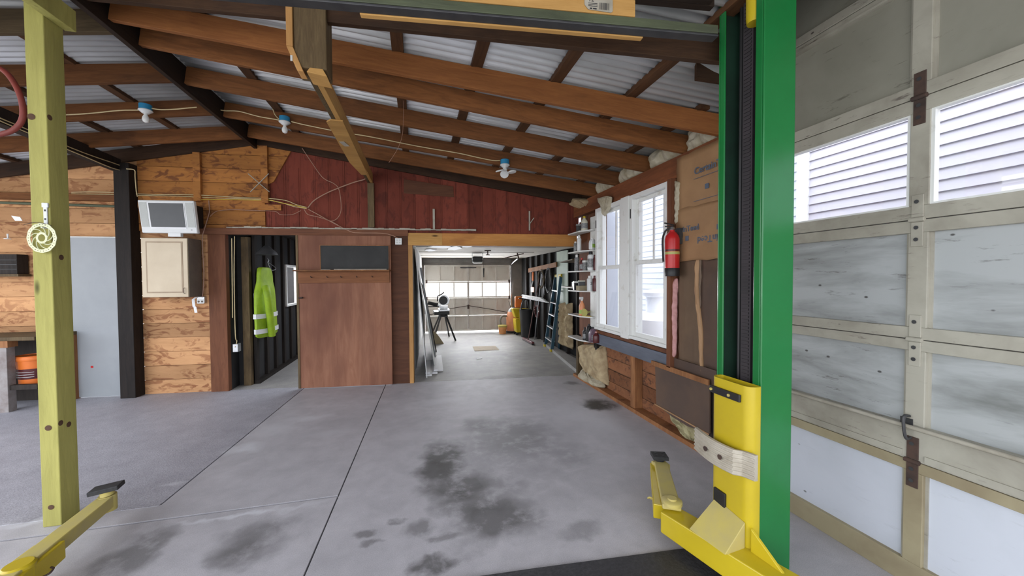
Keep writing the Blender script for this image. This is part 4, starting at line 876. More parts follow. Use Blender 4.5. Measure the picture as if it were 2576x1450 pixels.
# ------------------------------------------------------------------ GIRDER with gussets, weathered stub
gi = T('timber_girder', 'pale timber girder running back to the red wall under the right roof slope', 'beam', (0,0,0))
gy1 = 5.93
def gz(y): return 2.96 + (y-2.7)*.030
beam('girder_board', (-.635, 2.72, gz(2.72)), (-.635, gy1, gz(gy1)), .04, .14, M['new_pine'], parent=gi, anchor='b'); beam('girder_board', (-.675, 2.72, gz(2.72)+.005), (-.675, gy1, gz(gy1)), .036, .14, M['weathered'], parent=gi, anchor='b')
MB().prism([(-.74,3.55),(-.70,3.50),(-.60,3.50),(-.60,5.2),(-.68,5.2),(-.74,4.7)], 2.974, 2.986, 'z').build('gusset_plate', M['new_pine'], gi)
MB().bar((-.70,4.0,2.97),(-.67,4.12,2.97),.05,.003).build('label', M['oldwhite'], gi)
ws = T('post_stub', 'weathered cut-off post stub hanging from the roof at the girder end', 'post', (-.64, 2.74, 0))
MB().box(-.095, .095, -.09, .09, 2.96, 3.62).build('stub', M['weathered'], ws, bevel=.008)
MB().box(-.135, -.098, -.10, .05, 3.08, 3.55).build('side_board', M['new_pine_z'], ws, bevel=.003)
MB().prism([(-.135,3.078),(-.098,3.078),(-.04,2.93),(-.075,2.93)], -.10, .0, 'y').build('side_board', M['new_pine_z'], ws, bevel=.003)
MB().prism([(-.02,2.925),(.10,2.91),(.075,2.955),(.0,2.955)], -.11, .05, 'y').build('splinter_block', M['new_pine'], ws, bevel=.003)
MB().box(-.112, -.100, -.104, -.10, 2.985, 3.02).build('label', M['white_paint'], ws)
# ------------------------------------------------------------------ STORED LUMBER at the top
def skew(x, y0): return y0 - .1225*(x+.6)
def pile(name, x0, x1, y0, w_, z, h_, mt, lab, cat='board', tilt=0):
    p0 = (x0, skew(x0, y0)+w_/2, z); p1 = (x1, skew(x1, y0)+w_/2, z+tilt); o = beam(name, p0, p1, w_, h_, M[mt], anchor='b', bevel=.003); return tag(o, lab, cat)
Y_ = 1.945
pile('steel_rail', -3.2, 1.595, Y_, .055, 2.90, .012, 'steel_dark', 'long dark steel rail lowest in the overhead stack of stored lumber', 'rail')
pile('steel_rail', -.9, 1.59, Y_-.002, .05, 2.913, .045, 'galv_green', 'grey-green rail lying on the dark steel rail overhead', 'rail')
pl_ = pile('pine_board', -.9, 1.12, Y_-.006, .04, 2.959, .085, 'new_pine', 'bright pine board with a price label stored overhead')
pile('pine_board', -.25, 1.20, Y_+.056, .03, 2.895, .03, 'new_pine', 'thin pine board lying behind the dark steel rail overhead')
pile('dark_board', -.9, 1.52, Y_-.06, .045, 3.046, .05, 'ridge', 'dark board on top of the labelled pine board overhead')
pile('dark_board', -3.2, 1.56, Y_-.01, .04, 3.048, .05, 'ridge', 'uppermost dark board of the overhead lumber stack')
lbm = MB(); Mx = pl_.matrix_world
lb_ = MB(); lb_.add([(1.95,.024,.012),(2.07,.024,.002),(2.075,.024,.085),(1.925,.024,.085),(1.925,.024,.035)], [(4,3,2,1,0)]) if False else None
xx = 1.76
lb_ = MB().prism([(xx,.035),(xx+.02,.012),(xx+.14,.005),(xx+.15,.012),(xx+.15,.070),(xx,.070)], -.0245, -.0228, 'y'); l_ = lb_.build('price_label', M['oldwhite'], pl_)
bc = MB()
for k in range(12): bc.box(xx+.078+k*.0045, xx+.078+k*.0045+random.choice((.0015,.0028)), -.0252, -.0246, .016, .05)
for k in range(3): bc.box(xx+.02, xx+.068, -.0252, -.0246, .028+k*.007, .031+k*.007)
bc.box(xx+.028,xx+.04,-.0252,-.0246,.014,.021).box(xx+.045,xx+.064,-.0252,-.0246,.014,.021)
bc.build('barcode', M['ink_dark'], l_)
text('12', .03, Mx @ Matrix.Translation((xx+.02, -.0254, .052)) @ Matrix.Rotation(math.radians(90),4,'X'), M['ink_dark'], None, 'number_x')
o = bpy.data.objects['number_x']; o.name = 'number'; mw = o.matrix_world.copy(); o.parent = l_; o.matrix_parent_inverse = Matrix.Identity(4); o.matrix_basis = Mx.inverted() @ mw
o = beam('brace', ax(1690,95,2.0), ax(1800,215,2.35), .04, .09, M['plate']); tag(o, 'reddish diagonal brace near the top of the green column', 'brace')
# hose on the left
hp = [ay(*p, 3.6) for p in ((-60,152),(0,172),(30,200),(52,245),(58,290),(45,318),(15,335),(-40,342),(-110,335),(-165,300),(-185,245),(-165,195),(-120,160),(-55,150))]
o = MB().tube(smoothpath(hp), .018, 10).build('air_hose', M['redhose'], smooth=True); tag(o, 'dark red air hose looping in from the left edge behind the post', 'hose')
# ------------------------------------------------------------------ BACK BAY (room through the wide opening)
tag(MB().prism([(-.06,5.93),(.17,11.34),(.11,11.34),(-.12,5.93)], 0, 2.3, 'z').build('wall_left', M['drywall']), kind='structure')
tag(MB().prism([(3.16,5.60),(3.16,11.05),(3.22,11.05),(3.22,5.60)], 0, 2.3, 'z').box(2.66,3.2,5.60,5.66,0,2.3).build('wall_right', M['black_wall']), kind='structure')
tag(MB().box(2.67,3.27,5.555,5.595,0,2.7).box(3.23,3.27,5.6,11.3,0,2.7).build('wall_outside', M['siding_grey']), kind='structure')
tag(MB().prism([(-.15,5.93),(3.25,5.6),(3.25,11.2),(.1,11.5)], 2.235, 2.26, 'z').build('ceiling', M['ceil_white']), kind='structure')
cb = MB()
for y in (7.3, 8.7, 10.1): cb.prism([(-.02,y),(2.72,y-.31),(2.72,y-.29),(-.02,y+.02)], 2.226, 2.236, 'z')
tag(cb.build('ceiling', paint('seam', (.35,.33,.29), None, .8)), kind='structure')
pp_ = MB(); random.seed(5)
for (x, y, rx, ry) in ((.45,7.2,.22,.35),(.75,7.5,.16,.5),(.95,7.0,.12,.3),(.3,8.1,.16,.3)):
    pp_.prism([(x+rx*math.cos(a)*random.uniform(.6,1.1), y+ry*math.sin(a)*random.uniform(.6,1.1)) for a in [2*math.pi*k/11 for k in range(11)]], 2.222, 2.234, 'z')
tag(pp_.build('ceiling', M['snowwhite']), kind='structure')
def fb(s0, s1, d0, d1, z0, z1): return (s0, s1, d0, d1, z0, z1)
bk = MB(); bk.box(-.2,.24,0,.1,0,2.3).box(2.82,3.3,0,.1,0,2.3).box(-.2,3.3,0,.1,2.03,2.3); tag(bk.build('wall_far', paint('farwall', (.22,.20,.18), None, .8), loc=BO, rz=-A), kind='structure')
tag(MB().box(.2,2.85,-.05,0,2.10,2.215).build('trim_10', paint('fartrim', (.20,.19,.18), (.14,.13,.12), .7), loc=BO, rz=-A), kind='structure')
M['bd_white'] = paint('bd_white', (.58,.54,.48), (.42,.35,.29), .6, sc=2.5, amt=(.45,.75), stretch=(1,1,.4)); M['bd_rail'] = paint('bd_rail', (.68,.65,.59), (.54,.48,.42), .6, sc=4)
fd = T('door_3', None, None, BO, -A); tag(fd, kind='structure')
xs = [.255+2.55*k/6 for k in range(7)]
for ri, (z0, z1) in enumerate(((.03,.50),(.505,1.035),(1.04,1.53),(1.535,2.03))):
    mb = MB(); mb.box(.245,2.815,0,.04,z0,z0+.04).box(.245,2.815,0,.04,z1-.045,z1)
    for k, x in enumerate(xs): w_ = .035 if k in (0,3,6) else .018; mb.box(max(.245,x-w_), min(2.815,x+w_), 0, .04, z0+.04, z1-.045)
    sec = mb.build('door_section', M['bd_rail'], fd, bevel=.003)
    for k in range(6):
        if ri == 2: MB().box(xs[k]+.016, xs[k+1]-.016, .018, .021, z0+.035, z1-.04).build('pane', M['clear'], sec)
        else: MB().box(xs[k]+.012, xs[k+1]-.012, .022, .03, z0+.035, z1-.04).build('door_panel', M['bd_white'], sec)
MB().box(1.51,1.55,-.012,0,.1,1.98).build('center_bracket', paint('brk', (.48,.44,.40), (.36,.32,.29), .6), fd)
MB().box(1.30,1.78,-.02,0,1.935,1.965).build('operator_bracket', M['steel_dark'], fd)
MB().tube([(1.53,-.02,.80),(1.0,-.02,.72),(.30,-.02,.52)], .010, 6).tube([(1.53,-.02,.80),(2.2,-.02,.68),(2.80,-.02,.56)], .010, 6).build('lock_rod', M['rust'], fd)
MB().lathe([(.035,-.03),(.03,0)], 12, (1.53,-.01,.80), axis='y').box(1.50,1.56,-.015,0,.70,.80).build('lock_plate', M['rust'], fd)
for z in (.50, 1.035, 1.53):
    for x in (.27, 2.76): MB().box(x, x+.05, -.02, 0, z-.05, z+.05).build('hinge', M['rust'], fd)
# door tracks
tk = MB().bar(fr(2.84,-.08,0,BO), fr(2.84,-.08,1.95,BO), .04, .03, (0,1,0)).tube(smoothpath([fr(2.84,-.08,1.95,BO), fr(2.83,-.15,2.02,BO), fr(2.82,-.5,2.07,BO), fr(2.70,-2.2,2.10,BO)]), .018, 8).build('door_track', M['metal'], smooth=True); tag(tk, 'metal overhead track curving in from the far garage door at right', 'door track')
tk = MB().bar((2.40,8.75,2.235),(2.44,8.75,2.10),.03,.006,(0,1,0)).bar((2.05,8.9,2.10),(2.55,8.7,2.22),.035,.02).build('track_hanger', M['rust']); tag(tk, 'rusty angle bracket holding the overhead door track to the ceiling', 'bracket')
# opener
ow = ay(1201, 652, 9.0); op = T('garage_door_opener', 'black garage door opener hanging from the ceiling of the back bay', 'garage door opener', (ow.x, 9.0, ow.z), -A)
MB().box(-.12, .12, -.10, .22, -.08, .06).build('motor_housing', M['black'], op, bevel=.02)
MB().box(-.11, .11, -.11, -.04, -.105, -.075).build('light_lens', M['plastic_white'], op, bevel=.01)
top = 2.235-ow.z
MB().box(-.135,-.12,-.05,-.02,-.02,top).build('hanger', M['metal'], op); MB().box(.12,.135,-.05,-.02,-.02,top).build('hanger', M['metal'], op)
MB().box(-.02,.02,.2,2.1,.02,.05).build('rail', M['steel_dark'], op)
MB().tube([(.17,.28,.03),(.17,.28,-.22)], .004, 6).tube([(.17,.28,-.22),(.17,.28,-.45)], [.02,.010], 8).tube([(.0,.28,.03),(.17,.28,.03)], .004, 6).build('release_cord', M['black'], op, smooth=True)
c0 = ay(1227, 640, 8.0); o = MB().tube([(c0.x,8.0,2.234),(c0.x,8.0,2.13)], .012, 8).box(c0.x-.07,c0.x+.07,7.98,8.02,2.215,2.234).box(c0.x-.04,c0.x+.04,7.98,8.02,2.125,2.14).build('ceiling_bracket', M['rust']); tag(o, 'small rusty T-shaped bracket on the back bay ceiling', 'bracket')
# left side: leaning sheets
def sheet(pts, th, mt, name, lab, cat='panel'):
    """pts: 4 world points; thickness towards -x"""
    P = [Vector(p) for p in pts]; n_ = (P[1]-P[0]).cross(P[3]-P[0]).normalized()*th; mb = MB(); mb.add(P+[p+n_ for p in P], [(0,1,2,3),(7,6,5,4),(0,4,5,1),(1,5,6,2),(2,6,7,3),(3,7,4,0)]); o = mb.build(name, M[mt], bevel=.002); return tag(o, lab, cat)
sheet([(.14,6.12,0),(.16,8.2,0),(.06,8.2,2.12),(-.02,6.12,2.12)], .014, 'drywall', 'drywall_sheet', 'tall grey-white sheet leaning against the left wall of the back bay')
sheet([(.30,6.75,0),(.36,8.6,0),(.10,8.6,1.42),(.02,6.30,1.75)], .018, 'white_paint', 'drywall_sheet', 'lower white sheet with rounded corner leaning in front of the tall one')
sheet([(.335,7.45,0),(.335,7.62,0),(.06,6.62,1.80),(.06,6.50,1.80)], .03, 'door_grey', 'grey_board', 'long grey board leaning diagonally on the white sheets', 'board')
sheet([(.40,8.3,0),(.40,8.5,0),(.18,8.4,1.25),(.18,8.2,1.25)], .02, 'black', 'black_board', 'black board leaning behind the white sheets', 'board')
for i, (x0, z, w_, y0, y1) in enumerate(((.13,.0,.10,6.22,7.35),(.24,.0,.09,6.35,7.55),(.345,.0,.09,6.50,7.75),(.13,.032,.07,6.25,7.2),(.27,.032,.07,6.4,7.5))):
    o = MB().prism([(x0,y0),(x0+w_,y0),(x0+w_+.05,y1),(x0+.05,y1)], z+.002, z+.03, 'z').build('trim_board', M['snowwhite'], bevel=.002)
    tag(o, ('white trim board on the floor, nearest the leaning sheets','white trim board on the floor, middle of the lower layer','white trim board on the floor, farthest into the bay','upper white trim board nearest the leaning sheets','upper white trim board of the right-hand pair')[i], 'board', 'white trim boards on the floor')
# corn broom
pb = az(1098, 866); pt = ay(1058, 706, pb.y+.1)
br = T('corn_broom', 'corn broom standing against the clutter left of the saw stand', 'broom', (0,0,0))
d_ = (pt-pb).normalized(); hb = pb + d_*.32
MB().tube([hb, pt], .012, 8).build('handle', M['rust'], br, smooth=True)
mb = MB(); ex = Vector((1,0,0))
vs = []
for p, wx in ((pb+Vector((.02,0,.004)), .16), (pb+d_*.18, .11), (hb, .035)):
    for sx, sy in ((-1,-1),(1,-1),(1,1),(-1,1)): vs.append(p+Vector((sx*wx*(1.0 if sx > 0 else .55), sy*.03, 0)))
mb.add(vs, [(3,2,1,0),(8,9,10,11)]+[(i,(i+1)%4,4+(i+1)%4,4+i) for i in range(4)]+[(4+i,4+(i+1)%4,8+(i+1)%4,8+i) for i in range(4)]); mb.build('bristles', paint('straw', (.42,.35,.22), (.30,.25,.16), .9, sc=30, stretch=(4,4,.5)), br)
# miter saw on stand
sy = 9.15; q = lambda px, py, y=sy: ay(px, py, y)
ms = T('saw_stand', 'black folding tripod-legged stand carrying the miter saw', 'saw stand', (0,0,0))
f1 = az(1146, 858); f2 = az(1093, 848); f2b = az(1080, 858); hc = q(1113, 795)
tL = q(1110, 792); tR = q(1121, 792)
MB().bar(tL, f2+Vector((0,0,.01)), .045, .03, (0,1,0)).build('leg', M['black'], ms); MB().bar(tR, f1+Vector((0,0,.01)), .045, .03, (0,1,0)).build('leg', M['black'], ms)
MB().bar(tL+Vector((0,.35,0)), f2+Vector((-.03,.75,.01)), .04, .03, (0,1,0)).build('leg', M['black'], ms); MB().bar(tR+Vector((0,.35,0)), f1+Vector((-.10,.80,.01)), .04, .03, (0,1,0)).build('leg', M['black'], ms)
MB().box(q(1092,787).x, q(1130,787).x, sy-.08, sy+.5, q(0+1110,790).z-.02, q(1110,784).z).build('beam', M['black'], ms, bevel=.008)
MB().box(tL.x-.05, tR.x+.05, sy-.02, sy+.4, tL.z-.06, tL.z-.02).build('crossbar', M['black'], ms)
sw = T('miter_saw', 'sliding miter saw with round blade guard on the tripod stand', 'miter saw', (0,0,0)); zt = q(1110,783.5).z
MB().box(q(1104,0+780).x, q(1131,780).x, sy-.05, sy+.4, zt, zt+.045).box(q(1107,780).x, q(1128,780).x, sy+.12, sy+.18, zt+.045, zt+.12).build('table', M['alu'], sw, bevel=.004)
MB().lathe([(.16,0),(.16,.16)], 24, tuple(q(1116,776,sy)-Vector((0,-.05,0))), axis='z').build('turntable', M['metal'], sw, smooth=True) if False else None
bc_ = q(1117, 756, sy+.1)
MB().lathe([(.13,-.03),(.135,.03)], 28, tuple(bc_), axis='y').build('blade_guard', M['metal'], sw, smooth=True)
MB().lathe([(.105,-.042),(.105,-.03)], 24, tuple(bc_+Vector((-.02,0,0))), axis='y').build('blade_cover', M['steel_dark'], sw, smooth=True)
MB().tube(smoothpath([bc_+Vector((-.16,0,-.02)), bc_+Vector((-.15,0,.10)), bc_+Vector((-.06,0,.15)), bc_+Vector((.0,0,.20))]), .014, 8).build('handle', M['black'], sw, smooth=True)
MB().tube([bc_+Vector((-.15,.05,-.12)), bc_+Vector((-.38,.10,-.06))], [.05,.045], 12).tube([bc_+Vector((-.1,.1,-.16)), bc_+Vector((-.42,.15,-.16))], .014, 8).build('motor', M['black'], sw, smooth=True)
MB().bar((bc_.x-.15,sy+.1,zt+.16), (bc_.x-.02,sy+.1,zt+.06), .06, .05).build('pivot_arm', M['metal'], sw, bevel=.005)
MB().tube([(q(1130,780).x, sy+.1, zt+.03), q(1176,766,sy+.3)], .008, 6).build('extension_rod', M['rust'], sw) if False else None
# cardboard & shim on the floor
c = [az(*p) for p in ((1189,873),(1246,871),(1256,881),(1194,884))]; o = MB().prism([(p.x,p.y) for p in c], .001, .007, 'z').build('cardboard', M['tan_paint'] if False else paint('cardb', (.60,.50,.36), None, .8)); tag(o, 'flat piece of tan cardboard lying on the back bay floor', 'cardboard')
c = [az(*p) for p in ((1198,903),(1212,901),(1213,903),(1200,905))]; o = MB().prism([(p.x,p.y) for p in c], .001, .008, 'z').build('wood_shim', M['snowwhite']); tag(o, 'small white wood offcut lying on the back bay floor', 'offcut')
# bucket, shop vac, mop bucket, trash can
def at_floor(px, py): p = az(px, py); return (p.x, p.y, 0)
bk = T('bucket', 'orange bucket with yellow rim near the far garage door', 'bucket', at_floor(1264, 840))
MB().lathe([(.10,0),(.13,.24),(.125,.24),(.095,.02)], 24).build('body', paint('bo', (.75,.33,.12), None, .5), bk, smooth=True); MB().lathe([(.133,.20),(.14,.24),(.13,.255)], 24).build('rim', M['yellow_dusty'], bk, smooth=True)
vc = T('shop_vacuum', 'pale orange upright vacuum with grey hose beside the bucket', 'vacuum', at_floor(1290, 837))
MB().lathe([(.19,.04),(.20,.10),(.19,.45),(.15,.62),(.10,.70),(.05,.74)], 24).build('tank', M['orange_pale'], vc, smooth=True); MB().lathe([(.20,0),(.21,.05),(.19,.07)], 24).build('base', M['black'], vc, smooth=True)
MB().lathe([(.155,.60),(.12,.69),(.05,.75)], 24).build('top', M['greylabel'], vc, smooth=True)
MB().tube(smoothpath([(-.18,0,.5),(-.32,-.02,.50),(-.38,-.02,.40),(-.36,0,.25),(-.26,.0,.12),(-.2,0,.12)]), .028, 10).build('hose', paint('hg', (.25,.24,.22), None, .6), vc, smooth=True)
MB().tube([(-.05,0,.7),(-.12,0,.95)], .008, 6).build('wand', M['rust'], vc)
mp = T('mop_bucket', 'yellow wheeled mop bucket with wringer beside the black bin', 'mop bucket', at_floor(1306, 842))
MB().prism([(-.12,.08),(.16,.08),(.20,.46),(-.15,.46)], -.16, .14, 'y').build('tub', M['yellow'], mp, bevel=.02)
MB().prism([(-.14,.50),(.26,.50),(.30,.74),(-.22,.76)], -.14, .12, 'y').build('wringer', M['yellow'], mp, bevel=.02)
MB().box(-.05,.05,-.19,-.16,.1,.66).build('spout', M['yellow'], mp, bevel=.01)
for x, y in ((-.1,-.13),(.12,-.13),(-.1,.10),(.12,.10)): MB().lathe([(.04,-.015),(.04,.015)], 12, (x,y,.04), axis='y').build('wheel', M['black'], mp, smooth=True)
MB().box(-.12,.08,-.05,.05,.78,1.10).build('wringer_handle', M['orange'], mp, bevel=.02)
tc_ = T('trash_can', 'tall black rubbish bin against the dark wall of the back bay', 'bin', at_floor(1326, 848))
MB().lathe([(.16,0),(.21,.74),(.22,.76),(.20,.76),(.15,.03)], 28).build('body', M['black'], tc_, smooth=True)
MB().tube(smoothpath([(-.19,0,.70),(-.12,0,.98),(0,0,1.02),(.05,0,.8)]), .02, 8).build('bail', M['steel_dark'], tc_, smooth=True)
# push broom, leaning poles and tools on the black wall
RX = lambda y: 2.66 + (y-5.62)*.0368
def onw(px, py, off=.05):
    """pixel onto the back bay's right wall, off metres in front of it"""
    return ax(px, py, 3.08-off)
hb_ = az(1331, 863); bt = onw(1356, 700, .08)
pbm = T('push_broom', 'push broom with dark red head leaning on the dark wall', 'broom', (0,0,0))
e1 = az(1317, 856)+Vector((0,0,.05)); e2 = az(1341, 869)+Vector((0,0,.05)); MB().bar(e1, e2, .07, .05).build('head', M['maroon'], pbm, bevel=.01); MB().bar(e1-Vector((0,0,.035)), e2-Vector((0,0,.035)), .06, .045).build('bristles', M['black'], pbm)
MB().tube([(e1+e2)/2, bt], .011, 8).build('handle', paint('hdl', (.16,.07,.06), None, .5), pbm, smooth=True)
def pole(pts, r, mt, name, lab, cat='tool'):
    o = MB().tube(pts, r, 8).build(name, M[mt], smooth=True); return tag(o, lab, cat)
pole([az(1345,858)+Vector((0,0,.02)), onw(1362,690)], .010, 'metal', 'garden_tool', 'thin metal tool handle leaning just right of the push broom')
pole([az(1378,853)+Vector((0,0,.02)), onw(1365,700)], .012, 'weathered', 'garden_tool', 'wooden tool handle leaning between cords and ladder')
pole([az(1373,851)+Vector((0,0,.02)), onw(1368,705)], .010, 'metal', 'garden_tool', 'grey tool handle behind the wooden one left of the ladder')
sh = T('hand_scraper', 'orange-handled tool hanging from the wooden rail', 'tool', (0,0,0)); a_ = onw(1341, 685); b_ = onw(1341, 707); MB().tube([a_, b_], .028, 8).build('handle', M['orange'], sh, smooth=True)
MB().tube([b_, onw(1338,718), onw(1338,750)], .012, 8).build('shaft', M['white_paint'], sh, smooth=True); c_ = onw(1339,729); MB().box(c_.x-.01, c_.x+.01, c_.y-.16, c_.y+.10, c_.z-.07, c_.z+.07).build('blade', M['orange_pale'], sh, bevel=.01)
p0, p1 = onw(1330, 681), onw(1400, 666); o = MB().bar(p0, (p1.x, p1.y, p1.z), .03, .11).build('tool_rail', M['orange_pale'] if False else M['stud_wood'], bevel=.003); tag(o, 'orange-brown wooden tool rail screwed along the dark wall', 'rail')
# stack of folded white blinds on brackets
rnd = random.Random(3)
labs = ('lowest', 'second from the bottom', 'third from the bottom', 'fourth from the bottom', 'topmost')
for i in range(5):
    a_ = onw(1314+rnd.uniform(0,4), 746.5-i*3+3, .30-i*.02); b_ = onw(1378-i*4, 757.5-i*3.5, .28-i*.02)
    z_ = 1.09+i*.017; o = MB().bar((a_.x, a_.y, z_+rnd.uniform(0,.004)), (b_.x, b_.y, z_-.01), .06, .011).build('blind', M['snowwhite'], bevel=.003); tag(o, 'white slat %s of the stack on the dark wall' % labs[i], 'slat', 'white slats stacked on the dark wall')
for px_ in (1335, 1368):
    a_ = onw(px_, 765, .0); o = MB().box(a_.x-.34, a_.x+.01, a_.y-.015, a_.y+.015, 1.05, 1.076).build('shelf_bracket', M['black']); tag(o, 'black bracket under the %s end of the white slats' % ('far' if px_ == 1335 else 'near'), 'bracket')
# cords
def coil(c, ry, rz, mt, name, lab, n=5, r=.009, seed=1, cat='cord'):
    rnd = random.Random(seed); pts = []
    for k in range(n*12):
        a = 2*math.pi*k/12; f_ = 1+rnd.uniform(-.12,.12); pts.append((c.x-.03+rnd.uniform(-.02,.02), c.y+ry*f_*math.cos(a), c.z+rz*f_*math.sin(a)))
    o = MB().tube(smoothpath(pts, 2), r, 6).build(name, M[mt], smooth=True); return tag(o, lab, cat)
coil(onw(1364,702), .22, .22, 'weathered', 'cord_coil', 'tan extension cord coil hanging from the wooden rail', seed=1)
coil(onw(1382,705), .18, .27, 'steel_dark', 'cord_coil', 'grey cord coil hanging right of the tan one', seed=2, n=3)
coil(onw(1354,784), .16, .15, 'maroon', 'cord_coil', 'dark red cord bundle hanging below the white slats', seed=3, n=6)
# step ladder
lad = T('step_ladder', 'blue fibreglass step ladder with yellow top beside the foam wall', 'ladder', (0,0,0))
FL, FR = az(1372, 872), az(1388, 885); RL, RR_ = az(1391, 866), az(1405, 880)
def up_(p, px, py): d = ray(px, py); t_ = ((p.y-.0)-EYE.y)/d.y; return EYE + d*t_
TL = ay(1398, 695, FL.y-.12); TR = ay(1411, 695, FR.y-.10); T2L = ay(1414, 692, RL.y-.3); T2R = ay(1424, 692, RR_.y-.2)
for nm, a_, b_ in (('front_rail', FL, TL), ('front_rail', FR, TR), ('rear_rail', RL, T2L), ('rear_rail', RR_, T2R)):
    MB().bar(a_, b_, .07 if nm[0] == 'f' else .04, .025, (0,1,0)).build(nm, M['lad_blue'], lad, bevel=.002)
for k in range(5):
    t_ = (k+.8)/6.0; a_ = FL.lerp(TL, t_); b_ = FR.lerp(TR, t_); MB().bar(a_, b_, .09, .022).build('step', M['alu'], lad, bevel=.002)
for k in range(3): t_ = (k+1)/4; MB().bar(RL.lerp(T2L,t_), RR_.lerp(T2R,t_), .02, .03).build('brace', M['alu'], lad)
mb = MB(); ct = (TL+TR+T2L+T2R)/4; MB().prism([(TL.x-.03,TL.y),(TR.x-.02,TR.y-.04),(T2R.x+.03,T2R.y-.02),(T2L.x+.02,T2L.y+.03)], TL.z-.03, TL.z+.04, 'z').build('top_cap', M['yellow'], lad, bevel=.01)
for p in (FL, FR): MB().box(p.x-.04,p.x+.04,p.y-.04,p.y+.04,0,.05).build('foot', M['yellow'], lad, bevel=.005)
# shelves and board right of the ladder
for i in range(9):
    y = 6.3+i*.5; o = MB().box(3.085, 3.16, y-.02, y+.02, 0, 2.22).build('wall_stud', M['dark_old']); tag(o, kind='structure'); o.name = 'trim_%d' % (40+i)
o = MB().prism([(2.72,6.75),(2.995,6.75),(2.90,5.72),(2.52,5.72)], 1.91, 1.93, 'z').build('shelf_board', M['weathered']); tag(o, 'upper wooden shelf board right of the ladder top', 'shelf')
o = MB().prism([(2.78,6.85),(2.995,6.85),(2.90,5.72),(2.58,5.72)], 1.43, 1.45, 'z').build('shelf_board', M['oldwhite']); tag(o, 'lower pale shelf board crossing behind the step ladder', 'shelf')
g0, g1 = ax(1400, 640, 3.065), ax(1428, 770, 3.065)
o = MB().box(3.065,3.084,g1.y,g0.y,g1.z,2.2).build('green_board', paint('grb', (.42,.50,.42), (.36,.44,.37), .6), bevel=.003); tag(o, 'pale green board standing behind the wall shelves right of the ladder', 'board')
o = MB().box(2.72,2.84,6.0,6.2,1.4505,1.54).build('small_box', M['white_paint'], bevel=.003); tag(o, 'small white carton on the lower shelf behind the ladder', 'box')
for i, (pa, pb_) in enumerate(((1409,1423),(1423,1438))):
    y1_, y0_ = ax(pa,800,3.05).y, ax(pb_,800,3.05).y
    lump('foam_insulation', [(y0_,.15),(y1_,.15),(y1_-.02,1.05),(y0_+.03,1.1)], 3.08, .10, 'foam_tan', ('ragged tan insulation leg behind the ladder foot, farther one', 'ragged tan insulation leg behind the ladder foot, nearer one')[i], seed=51+i, amp=.045)
lump('foam_insulation', [(5.7,.1),(6.15,.1),(6.1,2.1),(5.75,2.1)], 3.0, .08, 'dirty', 'dirty brown insulation strip at the corner of the back bay', seed=57, amp=.05)
lump('foam_insulation', [(6.2,1.0),(6.45,1.0),(6.42,2.15),(6.22,2.15)], 3.07, .06, 'foam_tan', 'upright tan insulation strip right of the pale green board', seed=58, amp=.03)
o = MB().prism([(2.60,5.70),(2.90,5.70),(3.06,8.3),(2.95,8.3)], 0, .06, 'z').build('kerb', M['floor_back']); tag(o, kind='structure'); o.name = 'baseboard_right'
# ------------------------------------------------------------------ STORE ROOM contents
cx_ = XL+.10
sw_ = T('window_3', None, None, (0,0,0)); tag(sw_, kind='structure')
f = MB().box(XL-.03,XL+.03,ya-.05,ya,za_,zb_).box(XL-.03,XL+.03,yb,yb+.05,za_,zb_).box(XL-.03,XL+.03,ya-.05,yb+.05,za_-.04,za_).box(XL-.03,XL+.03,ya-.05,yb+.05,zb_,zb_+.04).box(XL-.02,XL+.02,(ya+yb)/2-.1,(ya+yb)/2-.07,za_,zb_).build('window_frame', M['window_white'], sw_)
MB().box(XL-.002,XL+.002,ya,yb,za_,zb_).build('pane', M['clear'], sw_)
STORE_WIN = (ya, yb, za_, zb_)
hv = T('safety_jacket', 'neon yellow-green safety raincoat with reflective bands hanging in the store room', 'jacket', (0,0,0))
def jx(px, py, X=-2.28): return ax(px, py, X)
rows = [(672,654,672),(680,651,680),(695,649,684),(710,650,683),(722,648,684),(738,645,686),(760,645,688),(780,645,689),(800,645,690),(820,646,691),(835,646,692),(847,648,693)]
vs = []; nseg = 16
for (py, xa, xb) in rows:
    a_ = jx(xa, py); b_ = jx(xb, py); c_ = (a_+b_)/2; h_ = (b_.y-a_.y)/2
    th = .07 if py < 720 else .10
    for k in range(nseg):
        an = 2*math.pi*k/nseg; w_ = 1+.06*math.sin(5*an+py*.02)
        vs.append((c_.x+th*math.sin(an)*w_, c_.y+h_*math.cos(an)*w_, c_.z))
fs = [(i*nseg+k, i*nseg+(k+1)%nseg, (i+1)*nseg+(k+1)%nseg, (i+1)*nseg+k) for i in range(len(rows)-1) for k in range(nseg)]
mb = MB(); mb.add(vs, fs+[tuple(range(nseg)), tuple((len(rows)-1)*nseg+k for k in range(nseg))]); mb.build('coat', M['hivis'], hv, smooth=True, sub=1)
for (py, xa, xb, hh) in ((744,650,668,.035),(792,645,690,.035),(828,646,692,.035)):
    a_ = jx(xa, py); b_ = jx(xb, py); c_ = (a_+b_)/2; h_ = (b_.y-a_.y)/2; vs = []
    for zz in (-hh, hh):
        for k in range(nseg): an = 2*math.pi*k/nseg; w_ = 1.03+.06*math.sin(5*an+py*.02); vs.append((c_.x+.103*math.sin(an)*w_, c_.y+h_*math.cos(an)*w_, c_.z+zz))
    mb = MB(); mb.add(vs, [(k,(k+1)%nseg,nseg+(k+1)%nseg,nseg+k) for k in range(nseg)]); mb.build('reflective_band', M['reflect'], hv, smooth=True)
a_ = jx(648, 730); MB().tube(smoothpath([jx(650,722)+Vector((.10,0,0)), jx(646,745)+Vector((.14,0,0)), jx(652,790)+Vector((.14,0,0)), jx(660,846)+Vector((.13,0,0))]), [.05]*19, 10).build('sleeve', M['hivis'], hv, smooth=True)
